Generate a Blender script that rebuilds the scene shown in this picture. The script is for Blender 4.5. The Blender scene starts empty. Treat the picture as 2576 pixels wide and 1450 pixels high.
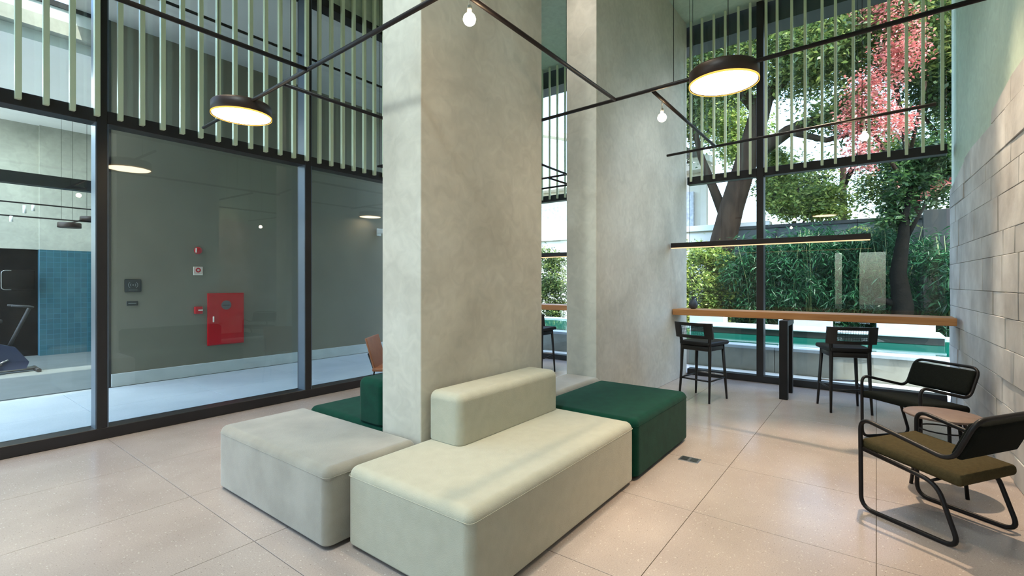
import bpy, bmesh, math, random
import numpy as np
from mathutils import Vector, Matrix
R = math.radians
random.seed(7)
scene = bpy.context.scene
col = scene.collection

# ------------------------------------------------------------------ camera
CAM_H = 1.40
cam_d = bpy.data.cameras.new('camera')
cam = bpy.data.objects.new('camera', cam_d)
col.objects.link(cam)
cam.location = (0, 0, CAM_H)
cam.rotation_euler = (R(90), 0, R(37.3 - 90))
cam_d.sensor_width = 36.0
cam_d.lens = 36.0 * 1203 / 2576
cam_d.shift_y = -(725 - 712) / 2576
cam_d.clip_start = 0.02
cam_d.clip_end = 300
scene.camera = cam

# ------------------------------------------------------------------ world, sun, exposure
world = bpy.data.worlds.new('world')
scene.world = world
world.use_nodes = True
wn = world.node_tree
wn.nodes.clear()
sky = wn.nodes.new('ShaderNodeTexSky')
sky.sky_type = 'NISHITA'
sky.sun_disc = False
sky.sun_elevation = R(58)
sky.sun_rotation = R(207)
sky.air_density = 1.0
sky.dust_density = 2.0
bg = wn.nodes.new('ShaderNodeBackground')
bg.inputs['Strength'].default_value = 0.9
wo = wn.nodes.new('ShaderNodeOutputWorld')
wn.links.new(sky.outputs[0], bg.inputs['Color'])
wn.links.new(bg.outputs[0], wo.inputs['Surface'])

sun_d = bpy.data.lights.new('sun', 'SUN')
sun_d.energy = 5.2
sun_d.angle = R(0.8)
sun_d.color = (1.0, 0.93, 0.82)
sun = bpy.data.objects.new('sun', sun_d)
col.objects.link(sun)
sun.rotation_euler = Vector((-0.24, -0.46, 0.86)).to_track_quat('Z', 'Y').to_euler()

vs = scene.view_settings
vs.view_transform = 'Standard'
vs.look = 'None'
vs.gamma = 1.0
vs.use_curve_mapping = False
vs.exposure = 0.85
scene.cycles.max_bounces = 10
scene.cycles.diffuse_bounces = 5
scene.cycles.glossy_bounces = 4
scene.cycles.transmission_bounces = 6
scene.cycles.transparent_max_bounces = 24
scene.cycles.sample_clamp_indirect = 6.0
scene.cycles.caustics_reflective = False
scene.cycles.caustics_refractive = False

# ------------------------------------------------------------------ materials
def srgb(r, g, b):
    def f(v):
        v /= 255.0
        return v / 12.92 if v <= 0.04045 else ((v + 0.055) / 1.055) ** 2.4
    return (f(r), f(g), f(b), 1.0)

M = {}
def new_mat(name):
    m = bpy.data.materials.new(name)
    m.use_nodes = True
    m.node_tree.nodes.clear()
    M[name] = m
    return m, m.node_tree.nodes, m.node_tree.links

def mat(name, c1, rough=0.5, c2=None, scale=6.0, metal=0.0, bump=0.0, bump_scale=60.0, spec=0.5,
        detail=4.0, stretch=(1, 1, 1), per_object=0.0, sheen=0.0, coat=0.0):
    m, N, L = new_mat(name)
    out = N.new('ShaderNodeOutputMaterial')
    p = N.new('ShaderNodeBsdfPrincipled')
    L.new(p.outputs[0], out.inputs[0])
    p.inputs['Roughness'].default_value = rough
    p.inputs['Metallic'].default_value = metal
    p.inputs['Specular IOR Level'].default_value = spec
    if sheen:
        p.inputs['Sheen Weight'].default_value = sheen
    if coat:
        p.inputs['Coat Weight'].default_value = coat
    p.inputs['Base Color'].default_value = c1
    tc = N.new('ShaderNodeTexCoord')
    mp = N.new('ShaderNodeMapping')
    mp.inputs['Scale'].default_value = stretch
    L.new(tc.outputs['Object'], mp.inputs['Vector'])
    csock = None
    if c2 is not None:
        n = N.new('ShaderNodeTexNoise')
        n.inputs['Scale'].default_value = scale
        n.inputs['Detail'].default_value = detail
        L.new(mp.outputs[0], n.inputs['Vector'])
        r = N.new('ShaderNodeValToRGB')
        r.color_ramp.elements[0].position = 0.3
        r.color_ramp.elements[1].position = 0.7
        r.color_ramp.elements[0].color = c1
        r.color_ramp.elements[1].color = c2
        L.new(n.outputs['Fac'], r.inputs[0])
        csock = r.outputs[0]
    if per_object:
        oi = N.new('ShaderNodeObjectInfo')
        mr = N.new('ShaderNodeMapRange')
        mr.inputs['To Min'].default_value = 1 - per_object
        mr.inputs['To Max'].default_value = 1 + per_object
        L.new(oi.outputs['Random'], mr.inputs['Value'])
        hs = N.new('ShaderNodeHueSaturation')
        L.new(mr.outputs[0], hs.inputs['Value'])
        if csock:
            L.new(csock, hs.inputs['Color'])
        else:
            hs.inputs['Color'].default_value = c1
        csock = hs.outputs[0]
    if csock:
        L.new(csock, p.inputs['Base Color'])
    if bump:
        b = N.new('ShaderNodeBump')
        b.inputs['Strength'].default_value = bump
        b.inputs['Distance'].default_value = 0.01
        n2 = N.new('ShaderNodeTexNoise')
        n2.inputs['Scale'].default_value = bump_scale
        n2.inputs['Detail'].default_value = 5
        L.new(mp.outputs[0], n2.inputs['Vector'])
        L.new(n2.outputs['Fac'], b.inputs['Height'])
        L.new(b.outputs[0], p.inputs['Normal'])
    return m

def emit(name, c, strength):
    m, N, L = new_mat(name)
    out = N.new('ShaderNodeOutputMaterial')
    e = N.new('ShaderNodeEmission')
    e.inputs[0].default_value = c
    e.inputs[1].default_value = strength
    L.new(e.outputs[0], out.inputs[0])
    return m

def glass(name, tint, ior=1.5, boost=1.0):
    m, N, L = new_mat(name)
    out = N.new('ShaderNodeOutputMaterial')
    t = N.new('ShaderNodeBsdfTransparent')
    t.inputs[0].default_value = tint
    g = N.new('ShaderNodeBsdfGlossy')
    g.inputs['Roughness'].default_value = 0.0
    fr = N.new('ShaderNodeFresnel')
    # the ray is not bent inside the thin pane, so both faces use the air-to-glass ratio
    ge = N.new('ShaderNodeNewGeometry')
    ir = N.new('ShaderNodeMapRange')
    ir.inputs['To Min'].default_value = ior
    ir.inputs['To Max'].default_value = 1.0 / ior
    L.new(ge.outputs['Backfacing'], ir.inputs['Value'])
    L.new(ir.outputs[0], fr.inputs['IOR'])
    mu = N.new('ShaderNodeMath')
    mu.operation = 'MULTIPLY'
    mu.use_clamp = True
    mu.inputs[1].default_value = boost
    L.new(fr.outputs[0], mu.inputs[0])
    mx = N.new('ShaderNodeMixShader')
    L.new(mu.outputs[0], mx.inputs[0])
    L.new(t.outputs[0], mx.inputs[1])
    L.new(g.outputs[0], mx.inputs[2])
    L.new(mx.outputs[0], out.inputs[0])
    return m

def leaf_mat(name, ca, cb, cc):
    m, N, L = new_mat(name)
    out = N.new('ShaderNodeOutputMaterial')
    geo = N.new('ShaderNodeNewGeometry')
    r = N.new('ShaderNodeValToRGB')
    r.color_ramp.elements[0].color = ca
    r.color_ramp.elements[1].color = cc
    e = r.color_ramp.elements.new(0.5)
    e.color = cb
    L.new(geo.outputs['Random Per Island'], r.inputs[0])
    d = N.new('ShaderNodeBsdfPrincipled')
    d.inputs['Roughness'].default_value = 0.45
    t = N.new('ShaderNodeBsdfTranslucent')
    L.new(r.outputs[0], d.inputs['Base Color'])
    L.new(r.outputs[0], t.inputs['Color'])
    mx = N.new('ShaderNodeMixShader')
    mx.inputs[0].default_value = 0.4
    L.new(d.outputs[0], mx.inputs[1])
    L.new(t.outputs[0], mx.inputs[2])
    L.new(mx.outputs[0], out.inputs[0])
    return m

def terrazzo(name, base, base2, white, dark, rough=0.32):
    m, N, L = new_mat(name)
    out = N.new('ShaderNodeOutputMaterial')
    p = N.new('ShaderNodeBsdfPrincipled')
    p.inputs['Roughness'].default_value = rough
    L.new(p.outputs[0], out.inputs[0])
    geo = N.new('ShaderNodeNewGeometry')
    def noise(sc, det):
        n = N.new('ShaderNodeTexNoise')
        n.inputs['Scale'].default_value = sc
        n.inputs['Detail'].default_value = det
        L.new(geo.outputs['Position'], n.inputs['Vector'])
        return n.outputs['Fac']
    def mixc(f, a, b):
        x = N.new('ShaderNodeMix')
        x.data_type = 'RGBA'
        L.new(f, x.inputs['Factor'])
        for s, v in ((x.inputs['A'], a), (x.inputs['B'], b)):
            if isinstance(v, tuple):
                s.default_value = v
            else:
                L.new(v, s)
        return x.outputs['Result']
    def specks(sc, lo, hi, jit):
        v = N.new('ShaderNodeTexVoronoi')
        v.inputs['Scale'].default_value = sc
        L.new(geo.outputs['Position'], v.inputs['Vector'])
        # random cell choice and distance together give sparse chips
        mr = N.new('ShaderNodeMapRange')
        mr.inputs['From Min'].default_value = hi
        mr.inputs['From Max'].default_value = lo
        L.new(v.outputs['Distance'], mr.inputs['Value'])
        sep = N.new('ShaderNodeSeparateColor')
        L.new(v.outputs['Color'], sep.inputs[0])
        gt = N.new('ShaderNodeMath')
        gt.operation = 'GREATER_THAN'
        gt.inputs[1].default_value = jit
        L.new(sep.outputs[0], gt.inputs[0])
        mu = N.new('ShaderNodeMath')
        mu.operation = 'MULTIPLY'
        L.new(mr.outputs[0], mu.inputs[0])
        L.new(gt.outputs[0], mu.inputs[1])
        return mu.outputs[0]
    rmp = N.new('ShaderNodeMapRange')
    rmp.inputs['From Min'].default_value = 0.35
    rmp.inputs['From Max'].default_value = 0.65
    L.new(noise(1.6, 4), rmp.inputs['Value'])
    c = mixc(rmp.outputs[0], base, base2)
    f = N.new('ShaderNodeMapRange')
    f.inputs['From Min'].default_value = 0.3
    f.inputs['From Max'].default_value = 0.7
    f.inputs['To Min'].default_value = 0.86
    f.inputs['To Max'].default_value = 1.08
    L.new(noise(160, 2), f.inputs['Value'])
    hs = N.new('ShaderNodeHueSaturation')
    L.new(c, hs.inputs['Color'])
    L.new(f.outputs[0], hs.inputs['Value'])
    c = mixc(specks(70, 0.14, 0.34, 0.84), hs.outputs[0], white)
    c = mixc(specks(85, 0.12, 0.24, 0.91), c, dark)
    L.new(c, p.inputs['Base Color'])
    return m

def plaster(name, c1, c2, c3, rough=0.75, stretch=(1, 1, 1), scale=1.1):
    """trowelled polished plaster: broad cloudy patches with finer mottling"""
    m, N, L = new_mat(name)
    out = N.new('ShaderNodeOutputMaterial')
    p = N.new('ShaderNodeBsdfPrincipled')
    p.inputs['Roughness'].default_value = rough
    L.new(p.outputs[0], out.inputs[0])
    geo = N.new('ShaderNodeNewGeometry')
    mp = N.new('ShaderNodeMapping')
    mp.inputs['Scale'].default_value = stretch
    L.new(geo.outputs['Position'], mp.inputs['Vector'])
    n1 = N.new('ShaderNodeTexNoise')
    n1.inputs['Scale'].default_value = scale
    n1.inputs['Detail'].default_value = 6
    n1.inputs['Distortion'].default_value = 0.6
    L.new(mp.outputs[0], n1.inputs['Vector'])
    r = N.new('ShaderNodeValToRGB')
    r.color_ramp.elements[0].position = 0.30
    r.color_ramp.elements[1].position = 0.72
    r.color_ramp.elements[0].color = c1
    r.color_ramp.elements[1].color = c3
    e = r.color_ramp.elements.new(0.5)
    e.color = c2
    L.new(n1.outputs['Fac'], r.inputs[0])
    n2 = N.new('ShaderNodeTexNoise')
    n2.inputs['Scale'].default_value = 9
    n2.inputs['Detail'].default_value = 8
    n2.inputs['Distortion'].default_value = 1.2
    L.new(mp.outputs[0], n2.inputs['Vector'])
    mr = N.new('ShaderNodeMapRange')
    mr.inputs['From Min'].default_value = 0.3
    mr.inputs['From Max'].default_value = 0.7
    mr.inputs['To Min'].default_value = 0.90
    mr.inputs['To Max'].default_value = 1.06
    L.new(n2.outputs['Fac'], mr.inputs['Value'])
    hs = N.new('ShaderNodeHueSaturation')
    L.new(r.outputs[0], hs.inputs['Color'])
    L.new(mr.outputs[0], hs.inputs['Value'])
    L.new(hs.outputs[0], p.inputs['Base Color'])
    b = N.new('ShaderNodeBump')
    b.inputs['Strength'].default_value = 0.12
    b.inputs['Distance'].default_value = 0.01
    L.new(n2.outputs['Fac'], b.inputs['Height'])
    L.new(b.outputs[0], p.inputs['Normal'])
    return m

terrazzo('terrazzo', srgb(172, 158, 150), srgb(186, 172, 163), srgb(206, 195, 186), srgb(118, 108, 100), 0.22)
terrazzo('terrace_stone', srgb(190, 196, 198), srgb(202, 207, 208), srgb(210, 214, 214), srgb(172, 176, 176), 0.45)
mat('grout', srgb(92, 82, 74), 0.9, srgb(102, 92, 83), 20, spec=0.1)
plaster('pillar_plaster', srgb(178, 172, 158), srgb(196, 190, 176), srgb(210, 205, 192))
plaster('concrete', srgb(150, 152, 142), srgb(172, 172, 160), srgb(190, 190, 176), scale=0.9)
plaster('sage_paint', srgb(178, 192, 172), srgb(182, 196, 176), srgb(186, 200, 180), scale=0.5)
mat('sage_metal', srgb(214, 225, 190), 0.4, srgb(220, 230, 197), 3)
mat('dark_frame', srgb(36, 34, 36), 0.38, srgb(43, 40, 41), 4, spec=0.4)
mat('lit_side_blue', srgb(72, 84, 98), 0.35, srgb(80, 92, 106), 4)  # bluish daylight caught on the mullion sides, put into the colour
mat('black_metal', srgb(15, 13, 14), 0.45, srgb(20, 17, 18), 8, spec=0.3)
mat('rod_brown', srgb(27, 22, 22), 0.45, srgb(35, 28, 27), 10, spec=0.35)
mat('lamp_brown', srgb(44, 30, 24), 0.45, srgb(54, 37, 29), 8)
mat('dark_wall', srgb(122, 115, 99), 0.75, srgb(129, 122, 105), 1.5, bump=0.1)
mat('corridor_ceiling', srgb(182, 180, 174), 0.85, srgb(190, 188, 182), 1.5)
mat('white_paint', srgb(232, 234, 230), 0.7, srgb(238, 239, 236), 2)
mat('plinth_stone', srgb(190, 192, 188), 0.6, srgb(202, 204, 200), 5)
mat('cream_fabric', srgb(178, 175, 156), 0.95, srgb(186, 183, 164), 14, bump=0.25, bump_scale=220, spec=0.15, sheen=0.25)
mat('grey_velvet', srgb(136, 131, 119), 0.9, srgb(162, 157, 145), 4, bump=0.15, bump_scale=150, spec=0.15, sheen=0.5)
mat('green_fabric', srgb(8, 54, 42), 0.9, srgb(12, 64, 49), 12, bump=0.2, bump_scale=200, spec=0.1, sheen=0.06)
mat('sofa_base', srgb(36, 36, 38), 0.7, srgb(44, 44, 46), 10)
mat('oak', srgb(176, 118, 66), 0.45, srgb(196, 138, 84), 3, stretch=(14, 0.9, 14), bump=0.05)
mat('table_brown', srgb(112, 92, 82), 0.5, srgb(122, 102, 90), 14)
mat('olive_fabric', srgb(66, 58, 38), 0.95, srgb(76, 67, 44), 60, bump=0.3, bump_scale=240, spec=0.1)
mat('dark_fabric', srgb(16, 19, 16), 0.9, srgb(22, 25, 21), 60, bump=0.3, bump_scale=240, spec=0.1)
mat('black_wood', srgb(13, 12, 12), 0.45, srgb(18, 16, 16), 6, stretch=(1, 1, 8))
mat('black_leather', srgb(15, 15, 16), 0.5, srgb(20, 20, 20), 40, bump=0.1, spec=0.3)
mat('tan_leather', srgb(128, 80, 52), 0.5, srgb(142, 92, 60), 10, bump=0.1)
mat('stone', srgb(160, 155, 150), 0.9, srgb(206, 203, 198), 2.6, bump=0.45, bump_scale=9, per_object=0.10, detail=8)
mat('stone_joint', srgb(158, 154, 148), 0.9, srgb(168, 164, 158), 9)
mat('red_paint', srgb(196, 12, 30), 0.35, srgb(186, 8, 26), 3)
mat('sign_grey', srgb(96, 92, 92), 0.5, srgb(104, 100, 100), 5)
mat('plaque_dark', srgb(42, 46, 46), 0.4, srgb(48, 52, 52), 5)
mat('plaque_print', srgb(120, 126, 124), 0.5, srgb(130, 136, 134), 5)
mat('sign_white', srgb(236, 226, 208), 0.5, srgb(242, 233, 216), 5)
mat('steel', srgb(170, 170, 172), 0.3, srgb(182, 182, 184), 12, metal=0.9)
mat('vase_blue', srgb(52, 60, 72), 0.5, srgb(66, 76, 90), 9)
mat('gym_floor', srgb(104, 110, 110), 0.5, srgb(114, 120, 120), 3)
mat('rubber', srgb(26, 26, 28), 0.6, srgb(32, 32, 34), 9)
mat('gym_black', srgb(8, 6, 6), 0.7, srgb(14, 8, 7), 3, spec=0.1)  # even near-black colour of the gym recess and screen housing
mat('bike_blue', srgb(34, 42, 66), 0.45, srgb(40, 50, 76), 3)
mat('bark', srgb(40, 31, 26), 0.95, srgb(62, 49, 40), 7, spec=0.1, bump=0.8, bump_scale=18, stretch=(1, 1, 0.3))
mat('bark_black', srgb(12, 11, 10), 0.95, srgb(20, 18, 16), 9, spec=0.05, bump=0.8, bump_scale=18)
mat('cane', srgb(88, 104, 58), 0.5, srgb(104, 118, 70), 7)
mat('pool_wall', srgb(134, 132, 124), 0.7, srgb(148, 146, 138), 6, bump=0.1)
mat('coping', srgb(160, 170, 178), 0.5, srgb(172, 181, 188), 6)
mat('pool_tile', srgb(24, 110, 100), 0.4, srgb(30, 126, 112), 9)
mat('garden_wall', srgb(220, 216, 206), 0.8, srgb(232, 228, 218), 2)
mat('house_wall', srgb(204, 196, 180), 0.85, srgb(214, 206, 190), 2)
mat('stone_panel', srgb(168, 170, 176), 0.9, srgb(214, 214, 216), 9, bump=0.5, bump_scale=30, detail=8)
mat('fence_dark', srgb(44, 54, 56), 0.6, srgb(52, 62, 64), 3)
mat('fence_black', srgb(22, 26, 26), 0.45, srgb(28, 32, 32), 3)
mat('garden_soil', srgb(62, 58, 40), 0.95, srgb(80, 84, 52), 3)
mat('eave_dark', srgb(52, 52, 54), 0.6, srgb(58, 58, 60), 3)
mat('pillar_pale', srgb(200, 206, 194), 0.8, srgb(208, 214, 202), 3)
emit('lamp_glow', (1.0, 0.80, 0.52, 1), 14.0)
emit('amber_glow', (1.0, 0.52, 0.10, 1), 0.9)
emit('bulb_glow', (1.0, 0.72, 0.42, 1), 60.0)
emit('strip_glow', (1.0, 0.66, 0.36, 1), 0.75)
glass('window_glass', (0.88, 0.94, 0.93, 1))
glass('bulb_glass', (0.97, 0.95, 0.92, 1))
leaf_mat('leaf_dark', srgb(30, 56, 34), srgb(48, 80, 44), srgb(84, 112, 60))
leaf_mat('leaf_mid', srgb(50, 74, 40), srgb(80, 104, 54), srgb(146, 158, 88))
leaf_mat('leaf_bright', srgb(84, 112, 50), srgb(124, 148, 68), srgb(182, 190, 104))
leaf_mat('leaf_bamboo', srgb(16, 54, 34), srgb(28, 78, 48), srgb(62, 118, 74))
leaf_mat('leaf_red', srgb(176, 84, 84), srgb(212, 128, 124), srgb(234, 176, 164))

# blue wall tiles too small to pick apart: brick texture
m_, N_, L_ = new_mat('blue_tile')
o_ = N_.new('ShaderNodeOutputMaterial'); p_ = N_.new('ShaderNodeBsdfPrincipled'); b_ = N_.new('ShaderNodeTexBrick')
tc_ = N_.new('ShaderNodeTexCoord'); mp_ = N_.new('ShaderNodeMapping')
mp_.inputs['Rotation'].default_value = (R(90), 0, 0)
b_.offset = 0.0
b_.inputs['Color1'].default_value = srgb(42, 84, 96); b_.inputs['Color2'].default_value = srgb(48, 93, 104)
b_.inputs['Mortar'].default_value = srgb(60, 106, 126); b_.inputs['Scale'].default_value = 1.0
b_.inputs['Mortar Size'].default_value = 0.004; b_.inputs['Brick Width'].default_value = 0.1; b_.inputs['Row Height'].default_value = 0.1
L_.new(tc_.outputs['Object'], mp_.inputs[0]); L_.new(mp_.outputs[0], b_.inputs['Vector'])
L_.new(b_.outputs['Color'], p_.inputs['Base Color']); p_.inputs['Roughness'].default_value = 0.3
L_.new(p_.outputs[0], o_.inputs[0])

# pool water
m_, N_, L_ = new_mat('water')
o_ = N_.new('ShaderNodeOutputMaterial'); p_ = N_.new('ShaderNodeBsdfPrincipled')
p_.inputs['Base Color'].default_value = srgb(8, 84, 72); p_.inputs['Roughness'].default_value = 0.06
n_ = N_.new('ShaderNodeTexNoise'); n_.inputs['Scale'].default_value = 5; bb_ = N_.new('ShaderNodeBump')
bb_.inputs['Strength'].default_value = 0.12; bb_.inputs['Distance'].default_value = 0.02
L_.new(n_.outputs['Fac'], bb_.inputs['Height']); L_.new(bb_.outputs[0], p_.inputs['Normal']); L_.new(p_.outputs[0], o_.inputs[0])

# ------------------------------------------------------------------ mesh helpers
class MB:
    def __init__(s):
        s.v = []; s.f = []; s.sm = []
    def _add(s, vs_, fs, smooth=False):
        o = len(s.v)
        s.v += [tuple(v) for v in vs_]
        s.f += [tuple(i + o for i in f) for f in fs]
        s.sm += [smooth] * len(fs)
        return s
    def box(s, x0, x1, y0, y1, z0, z1):
        v = [(x0, y0, z0), (x1, y0, z0), (x1, y1, z0), (x0, y1, z0), (x0, y0, z1), (x1, y0, z1), (x1, y1, z1), (x0, y1, z1)]
        return s._add(v, [(0, 3, 2, 1), (4, 5, 6, 7), (0, 1, 5, 4), (1, 2, 6, 5), (2, 3, 7, 6), (3, 0, 4, 7)])
    def hexa(s, v):
        return s._add(v, [(0, 3, 2, 1), (4, 5, 6, 7), (0, 1, 5, 4), (1, 2, 6, 5), (2, 3, 7, 6), (3, 0, 4, 7)])
    def bevel_box(s, x0, x1, y0, y1, z0, z1, b=0.01, seg=2, smooth=True, mtx=None, shape=None):
        bm = bmesh.new()
        bmesh.ops.create_cube(bm, size=1)
        for v in bm.verts:
            v.co = Vector(((x0 + x1) / 2 + v.co.x * (x1 - x0), (y0 + y1) / 2 + v.co.y * (y1 - y0), (z0 + z1) / 2 + v.co.z * (z1 - z0)))
        bmesh.ops.bevel(bm, geom=list(bm.edges), offset=b, segments=seg, profile=0.5, affect='EDGES')
        if shape:
            for v in bm.verts:
                v.co = Vector(shape(v.co))
        if mtx:
            bm.transform(mtx)
        bm.verts.index_update()
        s._add([v.co for v in bm.verts], [[v.index for v in f.verts] for f in bm.faces], smooth)
        bm.free()
        return s
    def tube(s, pts, r, n=10, closed=False, caps=True, radii=None):
        pts = [Vector(p) for p in pts]
        m = len(pts)
        tang = []
        for i in range(m):
            if closed:
                t = pts[(i + 1) % m] - pts[i - 1]
            elif i == 0:
                t = pts[1] - pts[0]
            elif i == m - 1:
                t = pts[-1] - pts[-2]
            else:
                t = (pts[i + 1] - pts[i]).normalized() + (pts[i] - pts[i - 1]).normalized()
            tang.append(t.normalized())
        up = Vector((0, 0, 1)) if abs(tang[0].z) < 0.9 else Vector((1, 0, 0))
        a = tang[0].cross(up).normalized()
        vs_ = []
        for i in range(m):
            t = tang[i]
            a = (a - t * a.dot(t))
            a = a.normalized() if a.length > 1e-6 else t.orthogonal().normalized()
            b = t.cross(a)
            rr = radii[i] if radii else r
            for k in range(n):
                an = 2 * math.pi * k / n
                vs_.append(pts[i] + (a * math.cos(an) + b * math.sin(an)) * rr)
        fs = []
        for i in range(m if closed else m - 1):
            j = (i + 1) % m
            for k in range(n):
                k2 = (k + 1) % n
                fs.append((i * n + k, j * n + k, j * n + k2, i * n + k2))
        s._add(vs_, fs, True)
        if caps and not closed:
            o = len(s.v) - len(vs_)
            s.f.append(tuple(o + k for k in range(n))); s.sm.append(False)
            s.f.append(tuple(o + (m - 1) * n + k for k in reversed(range(n)))); s.sm.append(False)
        return s
    def cyl(s, p0, p1, r, n=16, r2=None):
        return s.tube([p0, p1], r, n, radii=[r, r2 if r2 is not None else r])
    def lathe(s, prof, c=(0, 0, 0), n=24, caps=True):
        vs_ = []; fs = []
        for (r, z) in prof:
            for k in range(n):
                an = 2 * math.pi * k / n
                vs_.append((c[0] + r * math.cos(an), c[1] + r * math.sin(an), c[2] + z))
        for i in range(len(prof) - 1):
            for k in range(n):
                k2 = (k + 1) % n
                fs.append((i * n + k, i * n + k2, (i + 1) * n + k2, (i + 1) * n + k))
        s._add(vs_, fs, True)
        o = len(s.v) - len(vs_)
        if caps and prof[0][0] > 1e-4:
            s.f.append(tuple(o + k for k in reversed(range(n)))); s.sm.append(False)
        if caps and prof[-1][0] > 1e-4:
            s.f.append(tuple(o + (len(prof) - 1) * n + k for k in range(n))); s.sm.append(False)
        return s
    def data(s, name, m):
        me = bpy.data.meshes.new(name)
        me.from_pydata(s.v, [], s.f)
        me.polygons.foreach_set('use_smooth', s.sm)
        me.materials.append(M[m] if isinstance(m, str) else m)
        me.update()
        return me
    def build(s, name, m, parent=None, loc=(0, 0, 0)):
        return put(name, s.data(name, m), parent, loc)

def put(name, me, parent=None, loc=(0, 0, 0), rot=(0, 0, 0)):
    o = bpy.data.objects.new(name, me)
    col.objects.link(o)
    o.location = loc
    o.rotation_euler = rot
    if parent is not None:
        o.parent = parent
    return o

def tag(o, label=None, cat=None, group=None, kind=None):
    if label: o['label'] = label
    if cat: o['category'] = cat
    if group: o['group'] = group
    if kind: o['kind'] = kind
    return o

def thing(name, label, cat, loc=(0, 0, 0), rz=0.0, group=None, kind=None):
    o = bpy.data.objects.new(name, None)
    o.empty_display_size = 0.1
    col.objects.link(o)
    o.location = loc
    o.rotation_euler = (0, 0, rz)
    return tag(o, label, cat, group, kind)

def fillet(pts, r, seg=6):
    """round the inner corners of a polyline"""
    pts = [Vector(p) for p in pts]
    out = [pts[0]]
    for i in range(1, len(pts) - 1):
        a, b, c = pts[i - 1], pts[i], pts[i + 1]
        d1 = (a - b); d2 = (c - b)
        rr = min(r, d1.length * 0.48, d2.length * 0.48)
        p1 = b + d1.normalized() * rr
        p2 = b + d2.normalized() * rr
        for k in range(seg + 1):
            t = k / seg
            out.append(p1 * (1 - t) ** 2 + b * 2 * t * (1 - t) + p2 * t * t)
    out.append(pts[-1])
    return out

# ------------------------------------------------------------------ setting: dimensions (metres)
XB, XW = -4.0, 7.45          # back glazing plane, front (garden) window plane
YR, YG = -0.69, 5.50         # stone wall face, left glazing front face
ZC = 5.36                    # ceiling
MULL_GAP = 1.95
TILE = 0.893

# floor: base slab + individual tiles
floor = MB().box(XB - 0.2, XW + 0.15, YR - 0.6, YG + 0.2, -0.2, -0.004).build('floor', 'grout')
tag(floor, 'pinkish beige terrazzo tile floor of the lounge', 'floor', kind='structure')
tile_me = MB().bevel_box(-TILE / 2 + 0.0018, TILE / 2 - 0.0018, -TILE / 2 + 0.0018, TILE / 2 - 0.0018, -0.02, 0.0, 0.0006, 1, False).data('tile', 'terrazzo')
i0 = int(math.floor((XB - 3.0) / TILE)); i1 = int(math.ceil((XW - 3.0) / TILE))
for i in range(i0, i1 + 1):
    for j in range(-2, 7):
        x0, x1 = 3.0 + i * TILE, 3.0 + (i + 1) * TILE
        y0, y1 = j * TILE, (j + 1) * TILE
        cx0, cx1, cy0, cy1 = max(x0, XB), min(x1, XW), max(y0, YR - 0.4), min(y1, YG)
        if cx1 - cx0 < 0.02 or cy1 - cy0 < 0.02:
            continue
        if cx1 - cx0 > TILE - 1e-4 and cy1 - cy0 > TILE - 1e-4:
            put('tile', tile_me, floor, ((x0 + x1) / 2, (y0 + y1) / 2, 0))
        else:
            MB().bevel_box(cx0 + .0018, cx1 - .0018, cy0 + .0018, cy1 - .0018, -0.02, 0.0, 0.0006, 1, False).build('tile', 'terrazzo', floor)

ceiling = MB()
for (x0, x1, y0, y1) in ((XB - 0.3, -3.85, YR - 0.8, YG + 0.25), (-1.35, XW + 0.10, YR - 0.8, YG + 0.25), (-3.85, -1.35, YR - 0.8, 0.15), (-3.85, -1.35, 4.25, YG + 0.25)):
    ceiling.box(x0, x1, y0, y1, ZC, ZC + 0.35)
ceiling = ceiling.build('ceiling', 'sage_paint')
tag(ceiling, 'sage green painted ceiling high above the lounge', 'ceiling', kind='structure')

pw = MB().box(XB - 0.3, XW + 0.1, YG - 0.05, YG + 0.25, ZC + 0.35, 8.2).build('wall_sun_block', 'concrete')  # added out of view to keep direct sun off the corridor wall
tag(pw, 'unseen wall added above the corridor glazing to block the sun', 'wall', kind='structure')

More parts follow.
